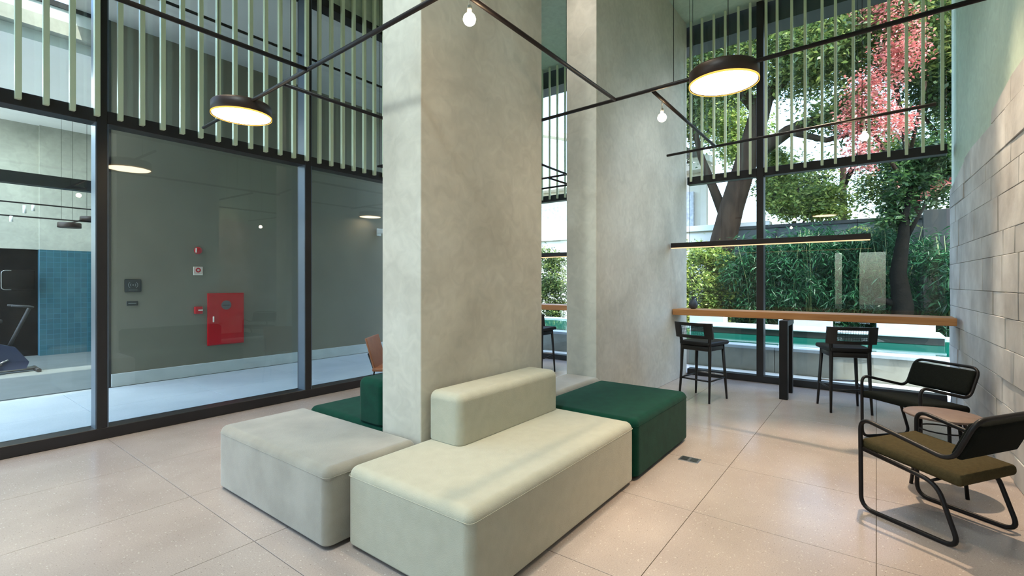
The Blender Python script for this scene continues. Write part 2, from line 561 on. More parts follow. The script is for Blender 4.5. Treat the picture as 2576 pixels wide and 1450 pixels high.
# right wall: painted backing, stone cladding block by block
wall_right = MB().box(XB - 0.3, XW + 0.25, YR - 0.40, YR - 0.03, -0.2, ZC).build('wall_right', 'sage_paint')
WA = math.atan(0.03)     # the wall opens slightly away from the room axis
wall_right.rotation_euler = (0, 0, WA)
wall_right.location = Vector((XW, YR, 0)) - Matrix.Rotation(WA, 3, 'Z') @ Vector((XW, YR, 0))
tag(wall_right, 'sage green side wall with pale stone cladding on its lower part', 'wall', kind='structure')
MB().box(-1.2, XW - 0.001, YR - 0.032, YR - 0.018, 0.0, 2.42).build('joint_bed', 'stone_joint', wall_right)
def ztop(x):
    return float(np.interp(x, [-2, 4.07, 5.0, 5.7, 6.6, 7.0, 7.45], [3.0, 2.96, 2.86, 2.80, 2.66, 2.60, 2.50]))
rnd = random.Random(21)
z = 0.0
while z < 3.0:
    hgt = rnd.choice([0.15, 0.19, 0.23, 0.28])
    x = -1.2 - rnd.uniform(0, 0.5)
    while x < XW:
        ln = rnd.choice([rnd.uniform(0.25, 0.5), rnd.uniform(0.5, 1.0)])
        a, b = max(x, -1.2), min(x + ln, XW + 0.12)
        x += ln
        if b - a < 0.06:
            continue
        g = 0.0015
        za0, zb0 = z + g, z + g
        za1, zb1 = min(z + hgt - g, ztop(a) + rnd.uniform(-.02, .02)), min(z + hgt - g, ztop(b) + rnd.uniform(-.02, .02))
        if za1 - za0 < 0.05 or zb1 - zb0 < 0.05:
            continue
        pr = YR + rnd.uniform(-0.005, 0.006)
        tl = [rnd.uniform(-0.002, 0.002) for _ in range(4)]
        a += g; b -= g
        back = YR - 0.03
        e = 0.003
        # front face with a small chamfer all round
        v = [(a, back, za0), (b, back, zb0), (b, back, zb1), (a, back, za1),
             (a, pr - e, za0), (b, pr - e, zb0), (b, pr - e, zb1), (a, pr - e, za1),
             (a + e, pr + tl[0], za0 + e), (b - e, pr + tl[1], zb0 + e), (b - e, pr + tl[2], zb1 - e), (a + e, pr + tl[3], za1 - e)]
        f = [(0, 1, 5, 4), (1, 2, 6, 5), (2, 3, 7, 6), (3, 0, 4, 7), (4, 5, 9, 8), (5, 6, 10, 9), (6, 7, 11, 10), (7, 4, 8, 11), (8, 9, 10, 11)]
        MB()._add(v, f).build('stone', 'stone', wall_right)
    z += hgt

# thin slat positions
SL_L = [1.302 + 0.163 * i for i in range(-32, 38)]
SL_R = [2.238, 2.076, 1.907, 1.749, 1.573, 1.418, 1.218, 1.082, .908, .753, .563, .418, .232, .072, -.121, -.288, -.438, -.608]

# left glazing (window_1) : runs along X at Y = 5.5
w1 = thing('window_1', 'tall dark framed glass wall facing the grey corridor', 'window', (0, YG, 0), kind='structure')
def b1(name, x0, x1, y0, y1, z0, z1, m='dark_frame', bev=0.003):
    return MB().bevel_box(x0, x1, y0 - YG, y1 - YG, z0, z1, bev, 1, False).build(name, m, w1)
b1('bottom_rail', XB, XW, YG, YG + 0.19, 0.0, 0.10)
mx = [1.18 + MULL_GAP * k for k in range(-2, 4)]
for x in mx:
    b1('mullion', x - 0.036, x + 0.036, YG, YG + 0.19, 0.10, 4.95)
edges = [XB] + mx + [XW]
for a, b in zip(edges[:-1], edges[1:]):
    xa, xb = a + (0.036 if a in mx else 0), b - (0.036 if b in mx else 0)
    b1('transom', xa, xb, YG, YG + 0.17, 2.83, 2.945)
    b1('head_rail', xa, xb, YG, YG + 0.19, 4.87, 4.97)
    for z0, z1 in ((0.10, 2.83), (2.945, 4.87)):
        MB().box(xa, xb, 0.150, 0.158, z0, z1).build('pane', 'window_glass', w1)
        for xs in (xa, xb - 0.010):
            MB().box(xs, xs + 0.010, 0.004, 0.150, z0, z1).build('mullion_lit_side', 'lit_side_blue', w1)  # strip over the dark frame, coloured as if lit from the corridor
    MB().box(xa, xb, 0.075, 0.090, 4.165, 4.19).build('slat_rail', 'rod_brown', w1)
sl_me = MB().bevel_box(-0.020, 0.020, -0.0225, 0.0225, 2.875, ZC, 0.004, 1, False).data('slat', 'sage_metal')
for x in SL_L:
    if XB < x < XW - 0.05:
        put('slat', sl_me, w1, (x, -0.024, 0))
wl = MB().box(XB - 0.3, XW + 0.1, YG + 0.02, YG + 0.25, 4.97, ZC).build('wall_left', 'sage_paint')
tag(wl, 'sage green strip of wall above the corridor glazing', 'wall', kind='structure')

# garden window (window_2): along Y at X = 7.45
w2 = thing('window_2', 'tall dark framed glass wall facing the garden pool', 'window', (XW, 0, 0), kind='structure')
def b2(name, x0, x1, y0, y1, z0, z1, m='dark_frame', bev=0.003):
    return MB().bevel_box(x0 - XW, x1 - XW, y0, y1, z0, z1, bev, 1, False).build(name, m, w2)
Y2 = [(-0.655, 2.305), (2.675, YG)]
for ya, yb in Y2:
    b2('bottom_rail', XW, XW + 0.15, ya, yb, 0.0, 0.09)
    ms = [y for y in (1.30, 3.25, 5.20) if ya < y < yb]
    es = [ya] + ms + [yb]
    for y in ms:
        b2('mullion', XW, XW + 0.15, y - 0.045, y + 0.045, 0.09, ZC)
    for a, b in zip(es[:-1], es[1:]):
        xa, xb = a + (0.045 if a in ms else 0), b - (0.045 if b in ms else 0)
        b2('transom', XW, XW + 0.13, xa, xb, 2.90, 3.015)
        for z0, z1 in ((0.09, 2.90), (3.015, ZC)):
            MB().box(0.10, 0.108, xa, xb, z0, z1).build('pane', 'window_glass', w2)
slr_me = MB().bevel_box(-0.016, 0.016, -0.016, 0.016, 2.935, ZC, 0.003, 1, False).data('slat', 'sage_metal')
for y in SL_R:
    put('slat', slr_me, w2, (-0.03, y, 0))
for k in range(16):
    put('slat', slr_me, w2, (-0.03, 2.80 + 0.165 * k, 0))

# back wall behind the camera with a glazed door and a sidelight
wb = MB()
for (y0, y1, z0, z1) in ((YR - 0.6, -0.27, 0, ZC), (-0.27, 0.47, 2.43, ZC), (0.47, 0.87, 0, ZC), (0.87, 1.13, 2.43, ZC), (1.13, YG + 0.2, 0, ZC)):
    wb.box(XB - 0.2, XB, y0, y1, z0, z1)
wb = wb.build('wall_back', 'concrete')
tag(wb, 'plain plaster wall opposite the garden window', 'wall', kind='structure')
w3 = thing('window_added', 'glass skylight added to the ceiling for daylight, near the glazed door', 'window', (-2.6, 2.2, ZC), kind='structure')  # made-up skylight, brings daylight in from behind the camera
for (x0, x1, y0, y1) in ((-1.25, -1.2, -2.0, 2.0), (1.2, 1.25, -2.0, 2.0), (-1.2, 1.2, -2.05, -2.0), (-1.2, 1.2, 2.0, 2.05), (-0.03, 0.03, -2.0, 2.0)):
    MB().box(x0, x1, y0, y1, -0.01, 0.4).build('frame', 'dark_frame', w3)
for x0, x1 in ((-1.2, -0.03), (0.03, 1.2)):
    MB().box(x0, x1, -2.0, 2.0, 0.34, 0.35).build('pane', 'window_glass', w3)
dr = thing('door_1', 'glazed door with a narrow sidelight opposite the garden window', 'door', (XB, 0, 0), kind='structure')
for (y0, y1) in ((-0.27, 0.47), (0.87, 1.13)):
    for (a_, b_, z0, z1) in ((y0, y0 + 0.03, 0, 2.43), (y1 - 0.03, y1, 0, 2.43), (y0 + 0.03, y1 - 0.03, 2.39, 2.43), (y0 + 0.03, y1 - 0.03, 0, 0.06)):
        MB().box(-0.14, -0.06, a_, b_, z0, z1).build('frame', 'dark_frame', dr)
    MB().box(-0.10, -0.092, y0 + 0.03, y1 - 0.03, 0.06, 2.39).build('pane', 'window_glass', dr)

# ------------------------------------------------------------------ pillars
p1 = MB().bevel_box(2.02, 3.37, 2.25, 2.63, 0, ZC, 0.006, 2, False).build('pillar', 'pillar_plaster')
tag(p1, 'broad grey plaster pillar rising between the sofa modules', 'pillar')
p2 = MB().bevel_box(4.48, XW - 0.001, 2.31, 2.67, 0, ZC, 0.006, 2, False).build('pillar', 'pillar_plaster')
tag(p2, 'deep grey plaster pier reaching back to the garden window', 'pillar')

# ------------------------------------------------------------------ sofas
SEAT = 0.43
def rounded(x0, x1, y0, y1, z0, z1, r_top, r_side, puff=0.0):
    """upholstered block: big soft top edges, crowned top"""
    n = 7
    bm = bmesh.new()
    bmesh.ops.create_cube(bm, size=1)
    for v in bm.verts:
        v.co = Vector(((x0 + x1) / 2 + v.co.x * (x1 - x0), (y0 + y1) / 2 + v.co.y * (y1 - y0), (z0 + z1) / 2 + v.co.z * (z1 - z0)))
    bmesh.ops.bevel(bm, geom=[e for e in bm.edges if abs(e.verts[0].co.z - e.verts[1].co.z) > 0.01], offset=r_side, segments=5, profile=0.5, affect='EDGES')
    top = [e for e in bm.edges if e.verts[0].co.z > z1 - 1e-4 and e.verts[1].co.z > z1 - 1e-4]
    bmesh.ops.bevel(bm, geom=top, offset=r_top, segments=n, profile=0.5, affect='EDGES', clamp_overlap=True)
    bot = [e for e in bm.edges if e.verts[0].co.z < z0 + 1e-4 and e.verts[1].co.z < z0 + 1e-4]
    bmesh.ops.bevel(bm, geom=bot, offset=0.012, segments=2, profile=0.5, affect='EDGES', clamp_overlap=True)
    bm.verts.index_update()
    mb = MB()
    mb._add([v.co for v in bm.verts], [[v.index for v in f.verts] for f in bm.faces], True)
    bm.free()
    return mb

def sofa(name, label, x0, x1, y0, y1, fabric, back=None, back_r=0.09, rt=0.05, rs=0.05):
    cx, cy = (x0 + x1) / 2, (y0 + y1) / 2
    t = thing(name, label, 'sofa', (cx, cy, 0))
    MB().bevel_box(x0 - cx + .05, x1 - cx - .05, y0 - cy + .05, y1 - cy - .05, 0, 0.03, 0.004, 1, False).build('base', 'sofa_base', t)
    o_s = rounded(x0 - cx, x1 - cx, y0 - cy, y1 - cy, 0.022, SEAT, rt, rs).build('seat', fabric, t)
    o_s.modifiers.new('normals', 'WEIGHTED_NORMAL')
    # piping seam round the top edge
    s = 0.010
    e = rs * 0.7
    path = []
    for (px, py, a0) in ((x1 - e, y1 - e, 0), (x0 + e, y1 - e, 90), (x0 + e, y0 + e, 180), (x1 - e, y0 + e, 270)):
        for k in range(5):
            an = R(a0 + 90 * k / 4)
            path.append((px + e * math.cos(an) - cx, py + e * math.sin(an) - cy, SEAT - rt + 0.002))
    MB().tube(path, 0.0016, 6, closed=True).build('piping', fabric, t)
    if back:
        bx0, bx1, by0, by1, bz = back
        b = rounded(bx0 - cx, bx1 - cx, by0 - cy, by1 - cy, SEAT - 0.004, bz, back_r, 0.05).build('backrest', fabric, t)
        b.modifiers.new('normals', 'WEIGHTED_NORMAL')
    return t

sofa('sofa_module', 'cream fabric sofa module with a low cream backrest against the pillar', 1.485, 3.185, 1.35, 2.235, 'cream_fabric', (2.05, 3.14, 1.945, 2.225, 0.735))
sofa('sofa_module', 'grey velvet backless sofa module left of the cream one', 1.38, 2.005, 2.26, 3.57, 'grey_velvet')
sofa('sofa_module', 'dark green sofa module with a backrest, half hidden behind the pillar', 2.03, 3.36, 2.64, 3.57, 'green_fabric', (2.03, 3.30, 2.645, 2.925, 0.735))
sofa('sofa_module', 'dark green backless sofa module to the right of the cream one', 3.20, 4.36, 1.34, 2.215, 'green_fabric', rs=0.06)
sofa('sofa_module', 'pale grey sofa module wedged between the two pillars', 3.385, 4.465, 2.25, 2.66, 'grey_velvet')

# ------------------------------------------------------------------ bar counters
def counter(y0, y1, post_y, label):
    t = thing('bar_counter', label, 'counter', (6.98, (y0 + y1) / 2, 0))
    cy = (y0 + y1) / 2
    MB().bevel_box(-0.20, 0.24, y0 - cy, y1 - cy, 0.945, 1.028, 0.006, 2, False).build('worktop', 'oak', t)
    MB().bevel_box(-0.47 + 0.01, -0.47 + 0.09, post_y - cy - 0.045, post_y - cy + 0.045, 0, 0.945, 0.003, 1, False).build('post', 'black_metal', t)
    MB().bevel_box(-0.38, 0.12, post_y - cy - 0.04, post_y - cy + 0.04, 0.875, 0.945, 0.003, 1, False).build('bracket', 'black_metal', t)
    MB().bevel_box(-0.02, 0.06, post_y - cy - 0.04, post_y - cy + 0.04, 0, 0.875, 0.003, 1, False).build('post', 'black_metal', t)
    return t
counter(-0.672, 2.303, 0.885, 'long oak bar counter on black posts along the garden window')
counter(2.68, 5.45, 3.78, 'oak bar counter glimpsed between the two pillars')

def stool(cx, cy, rz, label):
    t = thing('bar_stool', label, 'bar stool', (cx, cy, 0), rz, 'black bar stools at the counters')
    # local +x is the sitter's forward direction
    def leg(x0, y0, x1, y1, zt, tilt=0):
        MB().tube([(x0, y0, 0), (x0 * .6 + x1 * .4, y0 * .6 + y1 * .4, zt * .4), (x1, y1, zt)], 0.015, 8, radii=[0.012, 0.017, 0.020]).build('leg', 'black_wood', t)
    for sy in (-1, 1):
        leg(0.195, sy * 0.20, 0.165, sy * 0.165, 0.655)
        MB().tube([(-0.205, sy * 0.19, 0), (-0.175, sy * 0.180, 0.35), (-0.165, sy * 0.175, 0.64), (-0.185, sy * 0.185, 0.78), (-0.215, sy * 0.195, 0.92)], 0.015, 8,
                  radii=[0.012, 0.017, 0.021, 0.018, 0.015]).build('leg', 'black_wood', t)
    for sy in (-1, 1):
        MB().tube([(0.18, sy * 0.186, 0.26), (-0.182, sy * 0.184, 0.25)], 0.010, 8).build('stretcher', 'black_wood', t)
    MB().tube([(0.183, -0.186, 0.285), (0.183, 0.186, 0.285)], 0.010, 8).build('footrest', 'steel', t)
    MB().tube([(-0.182, -0.184, 0.25), (-0.182, 0.184, 0.25)], 0.010, 8).build('stretcher', 'black_wood', t)
    MB().bevel_box(-0.180, 0.180, -0.178, 0.178, 0.595, 0.655, 0.012, 2).build('seat_frame', 'black_wood', t)
    MB().bevel_box(-0.205, 0.235, -0.215, 0.215, 0.655, 0.705, 0.022, 4, True, shape=lambda c: (c.x, c.y * (1.0 if c.x > 0 else 0.9), c.z + 0.02 * max(0, c.x) ** 1 - 0.06 * (c.y ** 2 < 0.01) * 0)).build('seat', 'black_leather', t)
    # curved backrest frame with a woven open centre
    def arc(u, zz, off=0.0):
        y = u * 0.235
        return (-0.255 + 0.9 * y * y + (zz - 0.84) * -0.22 + off, y, zz)
    def curved(u0, u1, z0, z1, th, name, m):
        n = 12
        v = []; f = []
        for i in range(n + 1):
            u = u0 + (u1 - u0) * i / n
            for zz in (z0, z1):
                for o in (-th / 2, th / 2):
                    v.append(arc(u, zz, o))
        for i in range(n):
            a = i * 4; b = a + 4
            f += [(a, b, b + 2, a + 2), (a + 1, a + 3, b + 3, b + 1), (a, a + 1, b + 1, b), (a + 2, b + 2, b + 3, a + 3)]
        f += [(0, 2, 3, 1), (n * 4, n * 4 + 1, n * 4 + 3, n * 4 + 2)]
        return MB()._add(v, f).build(name, m, t)
    curved(-1, 1, 0.895, 0.93, 0.028, 'back_rail', 'black_wood')
    curved(-1, 1, 0.745, 0.78, 0.028, 'back_rail', 'black_wood')
    curved(-1, -0.62, 0.78, 0.895, 0.026, 'back_stile', 'black_wood')
    curved(0.62, 1, 0.78, 0.895, 0.026, 'back_stile', 'black_wood')
    mb = MB()
    for k in range(13):
        u = -0.60 + 1.2 * k / 12
        mb.tube([arc(u, 0.775), arc(u, 0.90)], 0.0017, 4)
    for k in range(7):
        zz = 0.785 + 0.105 * k / 6
        mb.tube([arc(-0.64 + 1.28 * i / 8, zz) for i in range(9)], 0.0017, 4)
    mb.build('woven_cane', 'black_leather', t)
    return t
stool(6.02, 1.675, R(-13), 'black bar stool nearest the vase at the oak counter')
stool(6.44, 0.285, R(21), 'black bar stool right of the counter post, near the stone wall')
stool(6.20, 4.22, R(4), 'black bar stool glimpsed in the gap between the pillars')

# vase on the counter
v = thing('vase', 'small blue grey vase with a handle on the oak counter', 'vase', (7.02, 2.085, 1.028))
MB().lathe([(0.030, 0), (0.052, 0.020), (0.064, 0.058), (0.058, 0.094), (0.034, 0.124), (0.022, 0.140), (0.021, 0.158), (0.029, 0.174), (0.025, 0.174), (0.017, 0.155)], n=28).build('body', 'vase_blue', v)
MB().tube(fillet([(0.022, -0.010, 0.160), (0.055, -0.026, 0.160), (0.062, -0.030, 0.10), (0.052, -0.024, 0.086)], 0.02), 0.006, 8).build('handle', 'vase_blue', v)

# linear pendants above the counters
def linear_pendant(y0, y1, z0, label):
    cy = (y0 + y1) / 2
    t = thing('linear_pendant', label, 'pendant lamp', (6.7, cy, z0))
    MB().bevel_box(-0.03, 0.03, y0 - cy, y1 - cy, 0.010, 0.075, 0.003, 1, False).build('housing', 'rod_brown', t)
    MB().box(-0.026, 0.026, y0 - cy + 0.005, y1 - cy - 0.005, 0, 0.010).build('light_strip', 'strip_glow', t)
    for y in (y0 + 0.12, y1 - 0.25):
        MB().cyl((0, y - cy, 0.075), (0, y - cy, ZC - z0), 0.0022, 6).build('cable', 'black_metal', t)
    return t
linear_pendant(0.05, 2.29, 1.88, 'long dark linear pendant lamp hanging above the oak counter')
linear_pendant(2.72, 5.2, 1.82, 'dark linear pendant lamp glimpsed between the two pillars')

# floor power box
b = thing('floor_socket', 'small steel power socket plate set in the floor', 'socket', (3.86, 1.175, 0.0), R(0))
MB().bevel_box(-0.055, 0.055, -0.075, 0.075, -0.003, 0.004, 0.002, 1, False).build('plate', 'steel', b)
for dy in (-0.035, 0.035):
    MB().bevel_box(-0.035, 0.035, dy - 0.026, dy + 0.026, 0.004, 0.007, 0.002, 1, False).build('lid', 'plaque_dark', b)

# ------------------------------------------------------------------ lounge chairs
def lounge_chair(cx, cy, rz, label, seat_m, sc=1.0):
    t = thing('lounge_chair', label, 'chair', (cx, cy, 0), rz, 'tube frame lounge chairs by the stone wall')
    t.scale = (sc, sc, sc)
    w = 0.262
    r = 0.0125
    side = [(0.262, 0.375), (-0.13, 0.315), (-0.235, r), (0.27, r), (0.275, 0.565), (-0.20, 0.455), (-0.305, 0.70)]
    L_ = [(-w, y, z) for (y, z) in side]
    Rr = [(w, y, z) for (y, z) in reversed(side)]
    path = fillet(L_ + Rr, 0.075, 7)
    MB().tube(path, r, 10).build('frame', 'black_metal', t)
    MB().tube([(-w, -0.10, 0.318), (w, -0.10, 0.318)], 0.008, 8).build('seat_bar', 'black_metal', t)
    MB().tube([(-w, 0.20, 0.368), (w, 0.20, 0.368)], 0.008, 8).build('seat_bar', 'black_metal', t)
    def seat_shape(c):
        z = c.z + 0.155 * c.y - 0.010 + 0.010 * (1 - (c.x / 0.26) ** 2) * (c.z > 0.39)
        if c.y > 0.22:
            z -= (c.y - 0.22) * 0.25
        if c.y < -0.10:
            z += (-0.10 - c.y) * 0.15
        return (c.x, c.y, z)
    bm_ = MB().bevel_box(-0.252, 0.252, -0.235, 0.285, 0.352, 0.412, 0.024, 4, True, shape=seat_shape)
    bm_.build('seat', seat_m, t)
    # backrest pad leaning back between the side tubes
    ang = math.atan2(0.105, 0.245)
    mt = Matrix.Translation((0, -0.245, 0.575)) @ Matrix.Rotation(ang, 4, 'X')
    MB().bevel_box(-0.255, 0.255, -0.028, 0.028, -0.108, 0.108, 0.022, 4, True, mtx=mt, shape=lambda c: (c.x, c.y - 0.35 * (0.065 - c.x * c.x), c.z)).build('backrest', 'dark_fabric', t)
    return t
lounge_chair(3.74, -0.295, R(-33.3), 'olive seated tube frame lounge chair in the right foreground', 'olive_fabric', 1.0)
lounge_chair(5.38, -0.275, R(47), 'dark tube frame lounge chair behind the round side table', 'dark_fabric')

t = thing('side_table', 'small round brown side table between the two lounge chairs', 'table', (4.37, -0.36, 0))
MB().lathe([(0.0, 0.488), (0.200, 0.488), (0.210, 0.494), (0.210, 0.502), (0.206, 0.506), (0.0, 0.506)], n=40).build('tabletop', 'table_brown', t)
for k in range(3):
    an = R(100 + 120 * k)
    MB().tube([(0.17 * math.cos(an), 0.17 * math.sin(an), 0.0), (0.115 * math.cos(an), 0.115 * math.sin(an), 0.488)], 0.011, 10).build('leg', 'black_metal', t)
MB().tube([(0.13 * math.cos(2 * math.pi * k / 20), 0.13 * math.sin(2 * math.pi * k / 20), 0.40) for k in range(20)], 0.005, 6, closed=True).build('ring', 'black_metal', t)

# tan chair behind the pillar
t = thing('tan_chair', 'tan leather chair with thin black legs, mostly hidden behind the pillar', 'chair', (3.58, 4.39, 0), R(-142.7))
for sx in (-1, 1):
    MB().tube([(sx * 0.25, 0.22, 0), (sx * 0.22, 0.20, 0.42)], 0.009, 8).build('leg', 'black_metal', t)
    MB().tube([(sx * 0.25, -0.26, 0), (sx * 0.22, -0.20, 0.42), (sx * 0.22, -0.27, 0.62)], 0.009, 8).build('leg', 'black_metal', t)
MB().bevel_box(-0.25, 0.25, -0.22, 0.25, 0.42, 0.46, 0.015, 3).build('seat', 'tan_leather', t)
MB().bevel_box(-0.24, 0.24, -0.012, 0.012, -0.02, 0.34, 0.010, 3, True, mtx=Matrix.Translation((0, -0.235, 0.45)) @ Matrix.Rotation(R(16), 4, 'X'),
               shape=lambda c: (c.x, c.y + 0.7 * c.x * c.x, c.z)).build('backrest', 'tan_leather', t)

# ------------------------------------------------------------------ rod chandelier with discs and bulbs
ZR = 2.85
def rod(t, o, a, b, r=0.014):
    return MB().tube([(a[0] - o[0], a[1] - o[1], 0), (b[0] - o[0], b[1] - o[1], 0)], r, 10).build('rod', 'rod_brown', t)
def disc(t, o, x, y, rad, zoff=-0.045, th=0.075, glow='lamp_glow'):
    p = (x - o[0], y - o[1], zoff)
    d = MB().lathe([(0.0, th / 2 + 0.03), (0.02, th / 2 + 0.03), (rad * 0.96, th / 2 + 0.024), (rad, th / 2 + 0.012), (rad, -th / 2), (rad - 0.008, -th / 2), (rad - 0.008, -th / 2 + 0.006)], c=p, n=48).build('lamp_disc', 'lamp_brown', t)
    if glow:
        MB().lathe([(0.0, -th / 2 + 0.003), (rad - 0.009, -th / 2 + 0.003), (rad - 0.009, -th / 2 + 0.008), (0.0, -th / 2 + 0.008)], c=p, n=48).build('diffuser', glow, d)
        MB().lathe([(rad - 0.003, -th / 2 - 0.004), (rad + 0.001, -th / 2 - 0.004), (rad + 0.001, -th / 2 + 0.008), (rad - 0.003, -th / 2 + 0.008), (rad - 0.003, -th / 2 - 0.004)], c=p, n=48, caps=False).build('amber_rim', 'amber_glow', d)
    return d
def bulb(t, o, x, y, drop, r=0.030, glow='bulb_glow'):
    p = (x - o[0], y - o[1])
    c = MB().cyl((p[0], p[1], 0), (p[0], p[1], -drop + r + 0.03), 0.004, 6).build('bulb_cord', 'sign_white', t)
    MB().cyl((p[0], p[1], -drop + r + 0.035), (p[0], p[1], -drop + r - 0.004), 0.012, 10).build('socket', 'sign_white', c)
    prof = [(0.0, -r)] + [(r * math.sin(math.pi * k / 12), -r * math.cos(math.pi * k / 12)) for k in range(1, 12)] + [(0.0, r)]
    MB().lathe(prof, c=(p[0], p[1], -drop), n=20).build('bulb', glow, c)
def cable(t, o, x, y, z0=0.0, top=ZC, zr=ZR):
    MB().cyl((x - o[0], y - o[1], z0), (x - o[0], y - o[1], top - zr), 0.0025, 6).build('cable', 'black_metal', t)

o = (2.6, 1.64, ZR)
ch = thing('rod_chandelier', 'branching black rod chandelier with disc lamps and small bulbs over the sofas', 'chandelier', o)
rod(ch, o, (1.806, 5.00), (1.66, 0.55))              # first cross rod
rod(ch, o, (-1.2, 3.075), (1.735, 3.075))
rod(ch, o, (1.753, 3.44), (3.95, 3.47))
rod(ch, o, (1.70, 1.637), (3.51, 1.645))
rod(ch, o, (3.60, 3.30), (3.38, -0.62))              # second cross rod
rod(ch, o, (3.525, 1.343), (5.335, 1.362))
rod(ch, o, (5.407, 1.898), (5.165, -0.386))          # third cross rod
rod(ch, o, (3.72, 4.91), (4.9, 4.93))
rod(ch, o, (3.9, 3.47), (3.72, 4.93))
disc(ch, o, 1.782, 4.15, 0.222)
disc(ch, o, 3.492, 0.835, 0.222)
bulb(ch, o, 1.795, 1.638, 0.115, 0.032)
bulb(ch, o, 3.72, 1.345, 0.145, 0.034)
bulb(ch, o, 5.225, 0.085, 0.165, 0.034)
for (x, y) in ((1.79, 4.62), (1.69, 1.72), (0.1, 3.075), (3.30, 3.46), (3.56, 2.45), (3.50, 1.18), (3.47, 0.80), (5.37, 1.60), (5.18, -0.33), (5.24, 0.10), (3.72, 4.9), (1.745, 3.30)):
    cable(ch, o, x, y)

o = (5.6, 3.4, ZR)
c2 = thing('rod_chandelier', 'second black rod chandelier glimpsed behind the pillars', 'chandelier', o)
rod(c2, o, (4.45, 3.245), (5.55, 3.285))
rod(c2, o, (5.52, 3.16), (5.60, 4.9))
rod(c2, o, (5.545, 3.60), (6.75, 3.60))
rod(c2, o, (6.12, 2.80), (6.14, 4.2))
disc(c2, o, 6.12, 2.94, 0.222)
for (x, y) in ((5.53, 3.3), (5.59, 4.6), (6.6, 3.6), (6.13, 4.1)):
    cable(c2, o, x, y)

# ------------------------------------------------------------------ ceiling spotlights: warm ones, then washers added to brighten walls
def spot(x, y, target, power, size=60, blend=0.5, color=(1.0, 0.78, 0.55), label='', rad=0.04):
    t = thing('ceiling_spotlight', label, 'spotlight', (x, y, ZC), group='ceiling spotlights')
    d = (Vector(target) - Vector((x, y, ZC - 0.16))).normalized()
    q = (-d).to_track_quat('Z', 'Y')
    MB().cyl((0, 0, 0), (0, 0, -0.02), 0.045, 20).build('canopy', 'black_metal', t)
    MB().cyl((0, 0, -0.02), (0, 0, -0.10), 0.008, 8).build('stem', 'black_metal', t)
    mt = Matrix.Translation((0, 0, -0.16)) @ q.to_matrix().to_4x4()
    mb = MB().lathe([(0.0, 0.10), (0.045, 0.10), (0.048, 0.09), (0.048, -0.06), (0.044, -0.06), (0.044, 0.0), (0.0, 0.0)], n=20)
    mb.v = [tuple(mt @ Vector(p)) for p in mb.v]
    mb.build('housing', 'black_metal', t)
    ld = bpy.data.lights.new('spot', 'SPOT')
    ld.energy = power
    ld.spot_size = R(size)
    ld.spot_blend = blend
    ld.color = color
    ld.shadow_soft_size = rad
    lo = bpy.data.objects.new('spot_beam', ld)
    col.objects.link(lo)
    lo.parent = t
    lo.location = Vector((0, 0, -0.16)) + d * 0.07
    lo.rotation_euler = q.to_euler()
SP = 'black ceiling spotlight aimed at '
spot(5.55, 0.05, (3.75, -0.15, 0), 560, 46, 0.6, label=SP + 'the front lounge chair')
spot(2.0, 1.75, (2.05, 1.55, 0.43), 165, 32, 0.9, label=SP + 'the cream sofa module')
spot(2.7, 1.95, (2.3, 0.2, 0), 120, 50, 0.9, label=SP + 'the floor beside the cream sofa')
spot(0.9, 4.6, (1.3, 4.3, 0), 180, 50, 0.9, label=SP + 'the floor by the corridor glazing')
spot(0.3, 1.8, (0.7, 2.6, 0), 70, 60, 0.9, label=SP + 'the floor in front of the grey sofa')
spot(2.7, 1.5, (2.7, 2.25, 1.0), 16, 44, 0.9, label=SP + 'the near pillar', rad=0.25)
spot(5.8, 1.2, (5.6, 1.0, 0), 60, 60, 0.9, label=SP + 'the floor by the bar stools')
N_W = (1.0, 0.92, 0.84)  # added washers, no known fixtures; the cool ones stand in for daylight
C_W = (0.84, 0.94, 1.0)
C_D = (0.86, 1.0, 0.98)
spot(-0.6, 1.6, (2.02, 2.45, 2.0), 260, 80, 0.9, color=C_D, label=SP + 'the narrow side of the near pillar, added to brighten it', rad=0.2)
spot(-1.0, 3.0, (1.4, 2.4, 0.2), 90, 60, 0.9, color=C_D, label=SP + 'the grey sofa front, added to brighten it', rad=0.2)
spot(5.3, 0.3, (6.0, 2.3, 1.6), 130, 58, 0.9, color=C_W, label=SP + 'the deep pier by the window, added to brighten it', rad=0.2)
spot(6.4, 0.7, (6.9, 2.3, 2.0), 60, 80, 0.9, color=C_W, label=SP + 'the pier above the counter end, added to brighten it', rad=0.2)
spot(4.6, 0.9, (5.6, -0.7, 1.8), 60, 80, 0.9, color=C_W, label=SP + 'the stone wall, added to brighten it', rad=0.2)
spot(3.9, 2.5, (4.5, 2.5, 1.6), 60, 80, 0.9, color=N_W, label=SP + 'the narrow side of the deep pier, added to brighten it', rad=0.2)
spot(5.0, 4.2, (5.0, 4.2, 0), 160, 70, 0.9, label=SP + 'the floor behind the pillars')

